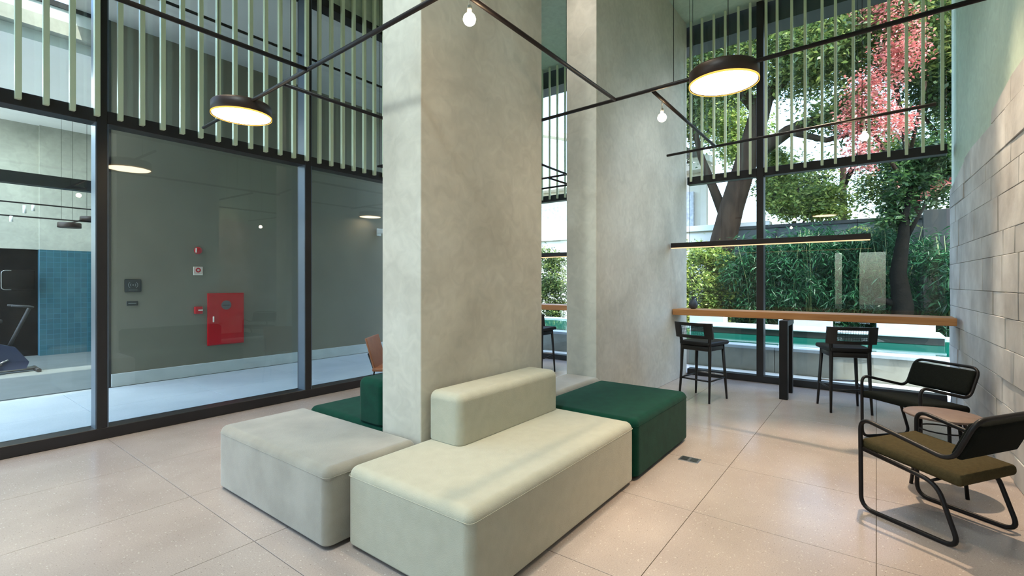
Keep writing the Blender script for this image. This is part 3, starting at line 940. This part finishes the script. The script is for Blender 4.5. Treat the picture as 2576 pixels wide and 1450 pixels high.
# ------------------------------------------------------------------ corridor beyond the left glazing
YD = 8.20
terr = MB().box(XB - 6, 8.3, YG + 0.19, 14.0, -0.25, -0.014).build('terrace_floor', 'plinth_stone')
tag(terr, 'pale stone paving of the corridor behind the glass', 'floor', kind='structure')
sl = 1.22
slab_me = MB().bevel_box(-sl / 2 + .002, sl / 2 - .002, -sl / 2 + .002, sl / 2 - .002, -0.03, -0.005, 0.0015, 1, False).data('paving_slab', 'terrace_stone')
for i in range(-4, 7):
    for j in range(2):
        put('paving_slab', slab_me, terr, (0.75 + i * sl, YG + 0.20 + sl / 2 + j * sl, 0))
wc = MB().box(1.85, 8.2, YD, YD + 0.25, 0.0, 4.93).build('wall_corridor', 'dark_wall')
tag(wc, 'plain dark grey corridor wall behind the glass', 'wall', kind='structure')
pl = MB().bevel_box(1.85, 8.2, YD - 0.035, YD, -0.005, 0.17, 0.004, 1, False).build('baseboard_corridor', 'plinth_stone')
tag(pl, 'pale stone skirting along the grey corridor wall', 'baseboard', kind='structure')
ce = MB().box(1.45, 6.6, YG + 0.19, YD + 0.25, 4.93, 5.3).build('ceiling_corridor', 'corridor_ceiling')
tag(ce, 'light grey ceiling above the corridor', 'ceiling', kind='structure')
jb = MB().bevel_box(1.74, 1.85, YD - 0.01, YD + 0.26, 0, 4.93, 0.003, 1, False).build('trim_1', 'dark_frame')
tag(jb, 'dark metal jamb where the corridor wall meets the gym opening', 'trim', kind='structure')
hd = thing('trim_2', 'dark glazed header frame above the gym opening', 'trim', (0, YD, 0), kind='structure')
MB().box(-0.8, 1.74, 0.0, 0.14, 2.60, 2.74).build('transom', 'dark_frame', hd)
MB().box(-0.8, 1.74, 0.0, 0.14, 4.55, 4.72).build('beam', 'concrete', hd)
MB().box(-0.8, 1.74, 0.02, 0.12, 4.72, 4.88).build('white_band', 'white_paint', hd)
MB().box(-0.8, 1.74, 0.0, 0.14, 4.88, 4.95).build('head_rail', 'dark_frame', hd)
for x in (-0.76,):
    MB().box(x - 0.04, x + 0.04, 0.0, 0.14, 0, 4.55).build('mullion', 'dark_frame', hd)

# gym behind
gw = MB().box(-0.8, 1.80, 12.80, 13.0, 2.04, 4.42)
gw.box(1.80, 6.0, 12.74, 13.0, 2.04, 4.42)
gw = gw.build('wall_gym', 'concrete')
tag(gw, 'pale concrete upper wall of the gym', 'wall', kind='structure')
gb = MB().bevel_box(1.80, 6.0, 12.74, 12.95, 0.0, 2.04, 0.003, 1, False).build('wall_gym_tiled', 'blue_tile')
tag(gb, 'blue tiled lower wall of the gym', 'wall', kind='structure')
gd = MB().box(-0.8, 1.80, 12.9, 13.0, 0.0, 2.04).build('wall_gym_recess', 'gym_black')
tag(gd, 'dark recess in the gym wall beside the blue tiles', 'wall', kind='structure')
gs = MB().box(6.0, 6.2, YD + 0.25, 13.0, 0.0, 4.42).build('wall_gym_side', 'concrete')
tag(gs, 'concrete side wall of the gym', 'wall', kind='structure')
gc = MB().box(-0.8, 6.2, YD + 0.14, 13.0, 4.42, 4.60).build('ceiling_gym', 'white_paint')
tag(gc, 'white ceiling of the gym', 'ceiling', kind='structure')
gf = MB().box(-0.8, 6.2, 8.3, 13.0, -0.02, 0.0).build('floor_gym', 'gym_floor')
tag(gf, 'grey rubber floor of the gym', 'floor', kind='structure')
# fill light panels, added out of view to brighten the gym
for k, (x, y) in enumerate(((0.2, 9.6), (3.6, 10.6), (0.2, 11.6))):
    t = thing('fill_panel', ('unseen square panel added as fill light near the gym opening', 'unseen square panel added as fill light behind the grey wall', 'unseen square panel added as fill light deep in the gym')[k], 'fill light', (x, y, 4.42))
    MB().bevel_box(-0.3, 0.3, -0.3, 0.3, -0.05, 0, 0.004, 1, False).build('frame', 'white_paint', t)
    ld = bpy.data.lights.new('panel', 'AREA'); ld.energy = 40; ld.size = 0.55; ld.color = (0.86, 0.97, 1.0)
    lo = bpy.data.objects.new('panel_light', ld); col.objects.link(lo); lo.parent = t; lo.location = (0, 0, -0.06)

# gym monitor on the recess
t = thing('gym_monitor', 'black rounded gym screen with a silver edge in the dark recess', 'screen', (1.50, 12.55, 1.26))
MB().bevel_box(-0.24, 0.21, -0.03, 0.03, 0.0, 0.38, 0.025, 3).build('housing', 'gym_black', t)
MB().tube(fillet([(-0.10, -0.035, 0.365), (-0.225, -0.035, 0.365), (-0.225, -0.035, 0.015), (-0.10, -0.035, 0.015)], 0.06), 0.006, 8).build('rim', 'steel', t)
MB().cyl((0, 0.03, 0.19), (0, 0.35, 0.19), 0.03, 12).build('arm', 'rubber', t)

# exercise bike
t = thing('exercise_bike', 'dark blue exercise bike standing in the gym', 'exercise bike', (1.05, 10.65, 0))
MB().tube([(-0.55, -0.22, 0.03), (-0.55, 0.22, 0.03)], 0.03, 10).build('foot_bar', 'steel', t)
MB().tube([(0.42, -0.22, 0.03), (0.42, 0.22, 0.03)], 0.03, 10).build('foot_bar', 'rubber', t)
MB().tube([(-0.55, 0, 0.05), (0.42, 0, 0.05)], 0.028, 10).build('frame_bar', 'steel', t)
hou = [(-0.15, 0.06), (0.30, 0.06), (0.33, 0.16), (0.18, 0.40), (0.02, 0.46), (-0.12, 0.36)]
n = len(hou)
MB()._add([(x, -0.07, z) for x, z in hou] + [(x, 0.07, z) for x, z in hou], [tuple(range(n)), tuple(reversed(range(n, 2 * n)))] + [(i, i + n, (i + 1) % n + n, (i + 1) % n) for i in range(n)]).build('flywheel_housing', 'bike_blue', t)
MB().tube([(-0.02, 0, 0.42), (-0.12, 0, 0.78)], 0.025, 10).build('seat_post', 'rubber', t)
MB().bevel_box(-0.25, 0.05, -0.09, 0.09, 0.78, 0.84, 0.025, 3, True, shape=lambda c: (c.x, c.y * (1.0 - 0.55 * (c.x + 0.25) / 0.3), c.z)).build('saddle', 'rubber', t)
MB().tube([(0.12, 0, 0.42), (0.34, 0, 1.0)], 0.025, 10).build('handlebar_post', 'rubber', t)
MB().tube(fillet([(0.12, -0.2, 1.05), (0.36, -0.2, 1.02), (0.36, 0.2, 1.02), (0.12, 0.2, 1.05)], 0.06), 0.015, 8).build('handlebar', 'rubber', t)
for s in (-1, 1):
    MB().tube([(0.1, s * 0.08, 0.22), (0.1 + s * 0.12, s * 0.10, 0.16)], 0.012, 8).build('crank', 'steel', t)
    MB().bevel_box(0.06 + s * 0.12, 0.15 + s * 0.12, s * 0.15 - 0.05, s * 0.15 + 0.05, 0.145, 0.17, 0.005, 1).build('pedal', 'rubber', t)

# gym pendant
o = (1.6, 11.0, 2.48)
g = thing('rod_chandelier', 'dark rod chandelier with unlit discs hanging in the gym', 'chandelier', o)
for zz in (0.22, 0.0):
    MB().tube([(-2.4, 0, zz), (1.6, 0, zz - 0.01)], 0.012, 8).build('rod', 'rod_brown', g)
disc(g, o, 1.915, 10.95, 0.155, zoff=-0.11, th=0.06, glow=None)
disc(g, o, 2.22, 11.05, 0.155, zoff=0.03, th=0.06, glow=None)
MB().tube([(0.32, -0.05, -0.06), (0.50, 0, 0.02)], 0.012, 8).build('rod', 'rod_brown', g)
for x, z0, z1 in ((-0.37, -0.10, 0.0), (-0.22, 0.05, 0.19), (-0.12, 0.10, 0.21)):
    MB().cyl((x, 0, z0), (x, 0, z1 - 0.01), 0.022, 12).build('tube_lamp', 'white_paint', g)
for x in (0.22, 0.36, 0.55, -1.0):
    MB().cyl((x, 0, 0.0), (x, 0, 4.42 - 2.48), 0.0025, 6).build('cable', 'black_metal', g)

# things on the corridor wall
t = thing('fire_hose_cabinet', 'red fire hose cabinet with a round vent on the grey wall', 'cabinet', (3.276, YD, 0.43))
MB().bevel_box(-0.265, 0.265, -0.030, 0, 0, 0.81, 0.006, 2, False).build('body', 'red_paint', t)
d = MB().bevel_box(-0.252, 0.252, -0.040, -0.030, 0.014, 0.796, 0.005, 2, False).build('door', 'red_paint', t)
MB().cyl((-0.005, -0.046, 0.62), (-0.005, -0.040, 0.62), 0.072, 28).build('vent_plate', 'sign_grey', d)
MB().box(-0.06, 0.05, -0.049, -0.046, 0.612, 0.622).build('vent_slot', 'plaque_dark', d)
MB().bevel_box(-0.20, -0.18, -0.056, -0.040, 0.36, 0.45, 0.004, 1).build('handle', 'sign_white', d)
t = thing('fire_siren', 'small red alarm siren high on the grey corridor wall', 'alarm', (2.886, YD, 1.89))
MB().lathe([(0.0, 0.0), (0.052, 0.0), (0.052, 0.03), (0.04, 0.05), (0.0, 0.055)], n=24).build('body', 'red_paint', t).rotation_euler = (R(90), 0, 0)
MB().bevel_box(-0.045, -0.030, -0.057, -0.04, -0.035, 0.035, 0.003, 1).build('strobe', 'sign_white', t)
t = thing('fire_sign', 'small white fire sign with a red ring on the corridor wall', 'sign', (2.889, YD, 1.515))
MB().bevel_box(-0.062, 0.062, -0.012, 0, 0, 0.13, 0.003, 1, False).build('plate', 'sign_white', t)
MB().lathe([(0.017, 0), (0.017, 0.003), (0.036, 0.003), (0.036, 0)], n=28, caps=False).build('red_ring', 'red_paint', t, (0, -0.012, 0.078)).rotation_euler = (R(90), 0, 0)
for xx, w_, zz in ((0, 0.100, 0.030), (0, 0.100, 0.122)):
    MB().box(-w_ / 2, w_ / 2, -0.0135, -0.012, zz - 0.0015, zz + 0.0015).build('print_line', 'red_paint', t)
for xx in (-0.050, 0.050):
    MB().box(xx - 0.0015, xx + 0.0015, -0.0135, -0.012, 0.030, 0.122).build('print_line', 'red_paint', t)
t = thing('call_point', 'small red fire call point beside the hose cabinet', 'alarm', (2.886, YD, 0.93))
MB().bevel_box(-0.055, 0.055, -0.05, 0, 0, 0.11, 0.010, 2).build('housing', 'red_paint', t)
MB().box(-0.01, 0.05, -0.053, -0.05, 0.045, 0.065).build('press_bar', 'sign_white', t)
t = thing('hall_sign', 'dark rounded wall plate with a pale wave emblem', 'sign', (2.088, YD, 1.272))
MB().bevel_box(-0.094, 0.094, -0.015, 0, 0, 0.178, 0.014, 3).build('plate', 'plaque_dark', t)
for s in (-1, 1):
    for rr in (0.022, 0.045):
        pts = [(s * (0.008 + rr * math.cos(R(a))), -0.017, 0.098 + rr * math.sin(R(a))) for a in range(-55, 56, 11)]
        MB().tube(pts, 0.0035, 6).build('emblem_arc', 'plaque_print', t)
MB().cyl((0, -0.019, 0.098), (0, -0.014, 0.098), 0.009, 12).build('emblem_dot', 'plaque_print', t)
MB().box(-0.05, 0.05, -0.017, -0.014, 0.026, 0.032).build('print_line', 'plaque_print', t)
t = thing('name_plaque', 'narrow dark plaque below the emblem plate on the corridor wall', 'sign', (2.080, YD, 1.084))
MB().bevel_box(-0.064, 0.064, -0.012, 0, 0, 0.064, 0.004, 1, False).build('plate', 'plaque_dark', t)
MB().box(-0.045, 0.045, -0.0135, -0.012, 0.026, 0.038).build('print_line', 'plaque_print', t)
t = thing('security_camera', 'small white security camera on the corridor wall beside the pillar', 'camera', (6.20, YD, 2.40))
MB().bevel_box(-0.05, 0.05, -0.03, 0, -0.03, 0.12, 0.006, 1, False).build('bracket', 'white_paint', t)
MB().bevel_box(-0.07, 0.05, -0.22, -0.03, 0.02, 0.10, 0.012, 2).build('housing', 'white_paint', t)

# ------------------------------------------------------------------ outside: garden
gr = MB().box(-30, 60, -30, 50, -0.32, -0.25).build('ground', 'garden_soil')
tag(gr, 'dark planted garden soil', 'ground', kind='structure')
pv = MB().box(XW + 0.15, 8.5, -4.0, 5.6, -0.25, -0.02).build('garden_paving', 'terrace_stone')
tag(pv, 'pale stone strip between the garden window and the pool', 'paving', kind='structure')
yd = MB().box(-14, XB - 0.15, -8, 16, -0.25, -0.03).build('yard_paving', 'terrace_stone')
tag(yd, 'pale paved yard outside the back glazing', 'paving', kind='structure')
ev = MB().box(XW + 0.15, 7.95, -4, 5.6, 5.08, 5.5).build('trim_3', 'eave_dark')
tag(ev, 'dark eave above the outside of the garden window', 'trim', kind='structure')

t = thing('pool', 'raised green water pool with pale coping beyond the window', 'pool', (10.2, 1.5, -0.25))
def pb(name, x0, x1, y0, y1, z0, z1, m):
    return MB().bevel_box(x0 - 10.2, x1 - 10.2, y0 - 1.5, y1 - 1.5, z0 + 0.25, z1 + 0.25, 0.006, 1, False).build(name, m, t)
k = -3.6
while k < 8.6:
    pb('wall_panel', 8.52, 8.60, k + 0.003, k + 1.217, -0.2, 0.335, 'pool_wall'); k += 1.22
k = -3.6
while k < 8.6:
    pb('coping', 8.49, 8.80, k + 0.002, k + 1.218, 0.335, 0.385, 'coping')
    pb('coping', 11.75, 12.05, k + 0.002, k + 1.218, 0.335, 0.385, 'coping'); k += 1.22
pb('basin', 8.60, 11.75, -3.6, 8.6, -0.2, 0.10, 'pool_tile')
pb('water', 8.80, 11.75, -3.6, 8.6, 0.10, 0.352, 'water')
pb('end_wall', 8.6, 12.0, -3.75, -3.6, -0.2, 0.385, 'coping')
pb('spill_ledge', 10.6, 11.6, -0.9, 3.2, 0.352, 0.47, 'fence_black')
pb('ledge_top', 10.58, 11.62, -0.92, 3.22, 0.47, 0.50, 'coping')

# planters behind the pool
for (y0, y1, z1, lb) in ((4.5, 5.5, 0.74, 'white planter block beyond the pool, nearest the pier'), (2.9, 3.7, 0.66, 'pale planter block beyond the pool, left of the mullion'),
                         (0.75, 1.75, 0.72, 'pale planter block beyond the pool, right of the counter post'), (-0.9, 0.0, 0.70, 'pale planter block beyond the pool behind the right stool')):
    MBp = MB().bevel_box(12.15, 12.55, y0, y1, -0.25, z1, 0.01, 1, False)
    tag(MBp.build('planter', 'coping'), lb, 'planter')

# fence
fe = thing('garden_fence', 'long dark panel fence behind the bamboo', 'fence', (15, 0, -0.25))
k = -5.0
while k < 2.3:
    MB().bevel_box(-0.03, 0.03, k + 0.02, k + 1.18, 0.0, 3.18, 0.004, 1, False).build('panel', 'fence_dark', fe)
    MB().bevel_box(-0.05, 0.05, k - 0.03, k + 0.02, 0.0, 3.24, 0.004, 1, False).build('post', 'fence_black', fe)
    k += 1.2
MB().bevel_box(-0.06, 0.06, -5.0, k + 0.02, 3.18, 3.27, 0.004, 1, False).build('top_rail', 'fence_black', fe)
bw = MB().bevel_box(14.5, 14.8, -6.0, -0.86, -0.25, 3.08, 0.01, 1, False).build('black_wall', 'fence_black')
tag(bw, 'tall black garden wall at the right of the window', 'garden wall')

# neighbouring house
ho = thing('neighbour_house', 'pale neighbouring house with grey stone panels beyond the garden', 'house', (16.5, 8, -0.25))
def hb(name, x0, x1, y0, y1, z0, z1, m):
    return MB().bevel_box(x0 - 16.5, x1 - 16.5, y0 - 8, y1 - 8, z0 + 0.25, z1 + 0.25, 0.01, 1, False).build(name, m, ho)
hb('garden_wall', 15.6, 15.85, 2.45, 14.0, -0.25, 3.02, 'garden_wall')
hb('wall_cap', 15.5, 15.95, 2.45, 14.0, 3.02, 3.20, 'white_paint')
hb('wall', 17.0, 17.4, 4.75, 16.0, -0.25, 5.2, 'house_wall')
hb('stone_panel', 16.86, 17.0, 5.0, 16.0, 3.2, 4.55, 'stone_panel')
hb('corner_post', 16.8, 17.0, 4.55, 4.75, -0.25, 5.2, 'house_wall')
hb('roof_beam', 16.5, 17.4, 4.5, 16.0, 5.2, 5.45, 'house_wall')
MB().hexa([(0.1, -3.6, 5.7), (0.9, -3.6, 5.7), (0.9, 8, 9.4), (0.1, 8, 9.4), (0.1, -3.6, 5.9), (0.9, -3.6, 5.9), (0.9, 8, 9.6), (0.1, 8, 9.6)]).build('roof', 'garden_wall', ho)
MB().bevel_box(-0.1, 0.3, -3.3, -2.8, 5.9, 6.2, 0.03, 2).build('flood_lamp', 'sign_grey', ho)

# ------------------------------------------------------------------ vegetation
def leaves(name, blobs, n, ln, wd, m, parent, seed, loc, droop=0.0, clump=14, spread=0.34, flat=0.5):
    """leaf blades gathered in clumps inside ellipsoids (cx,cy,cz,rx,ry,rz)"""
    rg = np.random.default_rng(seed)
    vol = np.array([b[3] * b[4] * b[5] for b in blobs]) ** 0.8
    cnt = (n * vol / vol.sum()).astype(int)
    P = []
    for b, c in zip(blobs, cnt):
        k = max(3, int(clump))
        d = rg.normal(size=(k, 3)); d /= np.linalg.norm(d, axis=1)[:, None]
        d *= (rg.random(k)[:, None] ** 0.45) * 0.85
        idx = rg.integers(0, k, c)
        q = d[idx] + rg.normal(size=(c, 3)) * spread * 0.5
        P.append(q * np.array(b[3:6]) + np.array(b[:3]))
    P = np.concatenate(P)
    c = len(P)
    ax = rg.normal(size=(c, 3)); ax[:, 2] = ax[:, 2] * flat - droop
    ax /= np.linalg.norm(ax, axis=1)[:, None]
    up = rg.normal(size=(c, 3)) * 0.6 + np.array([0, 0, 1.0])
    sd = np.cross(ax, up); sd /= np.linalg.norm(sd, axis=1)[:, None] + 1e-9
    nr = np.cross(sd, ax)
    L = (ln * (0.6 + 0.8 * rg.random(c)))[:, None]
    W = (wd * (0.6 + 0.8 * rg.random(c)))[:, None]
    V = np.empty((c, 4, 3))
    V[:, 0] = P
    V[:, 1] = P + ax * L * 0.45 + sd * W * 0.5 + nr * W * 0.15
    V[:, 2] = P + ax * L - np.array([0, 0, 1.0]) * L * 0.12
    V[:, 3] = P + ax * L * 0.45 - sd * W * 0.5 + nr * W * 0.15
    me = bpy.data.meshes.new(name)
    me.vertices.add(c * 4)
    me.vertices.foreach_set('co', V.reshape(-1))
    me.loops.add(c * 4)
    me.loops.foreach_set('vertex_index', np.arange(c * 4, dtype=np.int32))
    me.polygons.add(c)
    me.polygons.foreach_set('loop_start', np.arange(0, c * 4, 4, dtype=np.int32))
    me.polygons.foreach_set('loop_total', np.full(c, 4, dtype=np.int32))
    me.materials.append(M[m])
    me.update(calc_edges=True)
    ob = put(name, me, parent, (0, 0, 0))
    ob['kind'] = 'stuff'
    return ob

def tree(name, label, cat, base, trunk, r0, r1, branches, blobs, n, ln, wd, lm, seed, bark='bark', **kw):
    bx, by, bz = base
    t = thing(name, label, cat, base)
    if trunk:
        rr = [r0 + (r1 - r0) * i / (len(trunk) - 1) for i in range(len(trunk))]
        MB().tube([(x - bx, y - by, z_ - bz) for x, y, z_ in trunk], r0, 12, radii=rr).build('trunk', bark, t)
    for br in branches:
        pts = [Vector(p[:3]) - Vector(base) for p in br]
        rs_ = [p[3] for p in br]
        MB().tube(pts, 0.05, 8, radii=rs_).build('branch', bark, t)
    leaves('foliage', [(b[0] - bx, b[1] - by, b[2] - bz, b[3], b[4], b[5]) for b in blobs], n, ln, wd, lm, t, seed, base, **kw)
    return t

# the big leaning tree
tree('tree', 'large leaning tree with a thick dark trunk and spreading crown', 'tree', (15.0, 3.75, -0.25),
     [(15.0, 3.75, -0.3), (15.0, 3.7, 2.2), (14.95, 3.35, 3.6), (14.85, 2.9, 5.0), (14.9, 2.5, 6.6)], 0.42, 0.26,
     [[(14.9, 2.9, 4.9, .22), (14.8, 1.9, 5.5, .17), (14.9, 0.9, 5.8, .13), (15.2, -0.2, 6.8, .07)],
      [(14.9, 2.5, 6.5, .2), (15.2, 1.6, 7.6, .13), (15.4, 0.6, 8.8, .07)],
      [(14.9, 2.6, 6.2, .18), (14.8, 3.6, 7.6, .12), (14.9, 4.6, 9.0, .06)],
      [(14.8, 1.9, 5.5, .10), (14.4, 1.0, 5.0, .07), (14.3, 0.1, 5.1, .04)],
      [(15.0, 3.5, 3.2, .16), (14.9, 4.2, 5.2, .10), (14.9, 4.6, 7.0, .05)]],
     [(14.8, 1.2, 7.4, 2.0, 1.8, 1.3), (15.2, -0.9, 7.6, 1.8, 1.5, 1.4), (14.8, 3.4, 8.2, 1.9, 1.8, 1.6), (15.0, 4.9, 6.9, 1.4, 1.1, 1.7), (15.4, 0.4, 9.8, 2.2, 2.4, 1.2), (15.4, 3.6, 10.2, 2, 2.2, 1.2), (14.6, 0.6, 5.6, 1.2, 1.0, .6)],
     60000, 0.14, 0.062, 'leaf_mid', 3, clump=34, spread=0.42)
tree('tree', 'dark leafy tree filling the upper right of the garden window', 'tree', (17.5, -2.2, -0.25),
     [(17.5, -2.2, -0.3), (17.4, -2.0, 4.0), (17.5, -1.8, 8.0)], 0.16, 0.07, [[(17.4, -2, 4.2, .08), (17.2, -1.0, 6.0, .04)], [(17.4, -2, 5.2, .08), (17.4, -3.0, 7.5, .04)]],
     [(17.3, -1.3, 7.6, 1.4, 1.2, 1.7), (17.3, -2.4, 6.0, 1.3, 1.3, 1.8), (16.6, -0.9, 4.6, 1.2, 1.0, 1.1), (15.9, -1.05, 3.9, .8, .75, .7), (17.5, -0.4, 10, 1.6, 1.6, 1.2)], 38000, 0.14, 0.065, 'leaf_dark', 5, clump=26, spread=0.42)
tree('maple_tree', 'red leaved maple showing through the green crowns', 'tree', (16.0, -1.0, -0.25),
     [(16.0, -1.0, -0.3), (15.8, -0.8, 3.4), (15.6, -0.4, 6.4)], 0.12, 0.05, [[(15.8, -0.8, 3.4, .06), (14.6, 0.2, 5.4, .03)], [(15.7, -0.6, 4.2, .05), (14.4, -0.9, 6.0, .03)]],
     [(13.6, 0.15, 5.6, .6, .5, .9), (13.8, -0.45, 6.6, .7, .6, .9), (13.6, 0.25, 4.35, .5, .45, .5), (13.7, -0.85, 3.55, .5, .5, .25), (13.7, -0.35, 5.0, .5, .45, .5), (13.5, 0.50, 5.0, .4, .3, .4), (13.9, -0.1, 7.6, .7, .6, .6)], 6500, 0.085, 0.048, 'leaf_red', 8, clump=30, spread=0.40)
tree('tree', 'bright yellow green young tree just right of the window mullion', 'tree', (16.0, 2.0, -0.25),
     [(16.0, 2.0, -0.3), (16.0, 1.95, 2.5), (16.0, 1.8, 4.2)], 0.08, 0.04, [[(16, 1.95, 2.6, .04), (15.9, 1.3, 3.8, .02)]],
     [(15.9, 2.2, 3.9, .8, .75, .8), (15.9, 1.2, 3.6, .7, .7, .6), (15.9, 2.4, 4.9, .6, .45, .5)], 12000, 0.13, 0.06, 'leaf_bright', 11, clump=18, spread=0.4)
tree('tree', 'tall green tree beyond the neighbouring house', 'tree', (21.0, 6.5, -0.25),
     [(21, 6.5, -0.3), (21, 6.4, 7.0)], 0.2, 0.1, [[(21, 6.4, 6.5, .1), (21, 5.2, 8.5, .05)]],
     [(21, 5.6, 9.2, 1.7, 1.7, 2.0), (21.5, 7.6, 10, 1.8, 1.6, 2.0), (20.8, 4.2, 7.4, 1.2, 1.3, 1.3)], 26000, 0.17, 0.08, 'leaf_bright', 13, clump=26, spread=0.42)
tree('tree', 'hazy green tree far behind the dark fence', 'tree', (22.0, 1.0, -0.25),
     [(22, 1, -0.3), (22, 1.0, 6.0)], 0.2, 0.1, [[(22, 1, 5, .1), (22, 0, 7.5, .05)]],
     [(22, 2.6, 5.4, 1.4, 1.6, 1.2), (22, -0.6, 5.6, 1.4, 1.7, 1.6), (22, -2.8, 6.4, 1.5, 1.6, 3.0), (22.3, 1.2, 10.4, 2, 2.6, 1.6)], 28000, 0.17, 0.08, 'leaf_mid', 17, clump=26, spread=0.42)
tree('tree', 'dark forked trunk standing among the bamboo', 'tree', (12.8, -0.30, -0.25),
     [(12.8, -0.34, -0.3), (12.8, -0.44, 0.9), (12.85, -0.36, 1.6), (12.85, -0.45, 2.4), (12.9, -0.50, 3.0), (13.1, -0.60, 3.7)], 0.22, 0.03,
     [[(12.8, -0.38, 0.95, .10), (12.8, -0.14, 1.02, .06), (12.8, 0.02, 1.03, .05)], [(12.85, -0.43, 2.2, .06), (12.9, -0.8, 3.0, .02)]],
     [(13.1, -0.62, 3.6, .5, .45, .5), (13.2, -1.1, 3.9, .6, .5, .5), (13.0, -0.3, 2.9, .35, .35, .4)], 6500, 0.12, 0.055, 'leaf_dark', 19, bark='bark_black', clump=16)

# bamboo row behind the pool
def bamboo(i, x, y, label, hgt):
    t = thing('bamboo', label, 'bamboo', (x, y, -0.25), group='bamboo clumps behind the pool')
    rg = random.Random(100 + i)
    for k in range(7):
        a, b = rg.uniform(-.3, .3), rg.uniform(-.35, .35)
        MB().tube([(a * .5, b * .5, 0), (a * .8, b * .8, hgt * .6), (a * 1.5, b * 1.5, hgt)], 0.012, 6, radii=[.013, .011, .005]).build('cane', 'cane', t)
    leaves('foliage', [(0, 0, hgt * .80, .60, .60, hgt * .28), (0, 0, hgt * .48, .50, .55, hgt * .26), (0, 0, hgt * .22, .42, .5, hgt * .16)], 5200, 0.17, 0.026, 'leaf_bamboo', t, 200 + i, None, droop=0.55, clump=22, spread=0.36)
BL = ['leftmost bamboo clump right of the window mullion', 'second bamboo clump from the mullion', 'third bamboo clump from the mullion', 'bamboo clump left of the dark forked trunk',
      'bamboo clump just behind the dark forked trunk', 'bamboo clump in front of the black wall', 'rightmost bamboo clump beside the stone wall', 'bamboo clump against the fence, further from the trunk', 'bamboo clump against the fence, nearer the trunk', 'bamboo clump half hidden behind the mullion']
for i, (x, y, hg) in enumerate(((13.4, 2.35, 2.75), (13.5, 1.75, 2.8), (13.5, 1.22, 2.9), (13.55, 0.53, 2.7), (13.55, -0.30, 2.9), (13.2, -1.25, 2.6), (13.0, -1.95, 2.5), (14.4, 0.75, 2.9), (14.35, 0.3, 2.9), (13.5, 2.95, 2.4))):
    bamboo(i, x, y, BL[i], hg)

# sunlit shrubs at the left of the garden window and in the gap
for i, (x, y, z0, r_, lb) in enumerate(((13.2, 4.0, 1.25, 1.0, 'bright leafy shrub left of the window mullion'), (13.1, 5.0, 1.2, 1.0, 'bright leafy shrub seen beside the plaster pier'),
                                        (13.0, 6.6, 1.2, 1.0, 'bright leafy shrub hidden behind the pier'), (12.9, 8.3, 1.25, 1.05, 'bright leafy shrub glimpsed between the pillars'), (13.6, 3.3, 1.15, .8, 'yellow green shrub behind the window mullion'))):
    t = thing('shrub', lb, 'shrub', (x, y, -0.25), group='sunlit shrubs by the pool')
    for k in range(5):
        rg = random.Random(300 + i * 9 + k)
        MB().tube([(0, 0, 0), (rg.uniform(-.3, .3), rg.uniform(-.3, .3), .8), (rg.uniform(-.7, .7), rg.uniform(-.7, .7), 1.9)], .012, 6, radii=[.016, .012, .005]).build('stem', 'bark', t)
    leaves('foliage', [(0, 0, z0 + .25, .75 * r_, .8 * r_, .75), (0, 0, z0 + 1.05, .6 * r_, .7 * r_, .55), (0, 0, z0 - .5, .7, .75, .45)], 7500, 0.10, 0.045, ('leaf_bright', 'leaf_mid')[i % 2], t, 320 + i, None, clump=26, spread=0.32)

# palm fronds above the fence
t = thing('fern', 'pale fronded fern standing out above the bamboo', 'fern', (13.8, -0.12, -0.25))
for k in range(11):
    an = R(360 * k / 11 + 10)
    mb = MB()
    for s in range(10):
        u = s / 9
        r_ = 0.10 + 0.55 * u
        zc = 2.72 + 0.32 * math.sin(u * 2.2) - 0.10 * u
        p = Vector((r_ * math.cos(an), r_ * math.sin(an), zc))
        for q in (-1, 1):
            d_ = Vector((-math.sin(an) * q + 0.5 * math.cos(an), math.cos(an) * q + 0.5 * math.sin(an), -0.25)).normalized()
            l_ = 0.17 * (1 - 0.6 * abs(u - 0.4))
            w_ = Vector((math.cos(an), math.sin(an), 0)) * 0.018
            mb._add([p, p + d_ * l_ * .5 + w_, p + d_ * l_, p + d_ * l_ * .5 - w_], [(0, 1, 2, 3)])
    mb.build('frond', 'leaf_bright', t)
MB().tube([(0, 0, 0), (0.02, 0, 1.4), (0, 0, 2.75)], 0.03, 8).build('stem', 'bark', t)
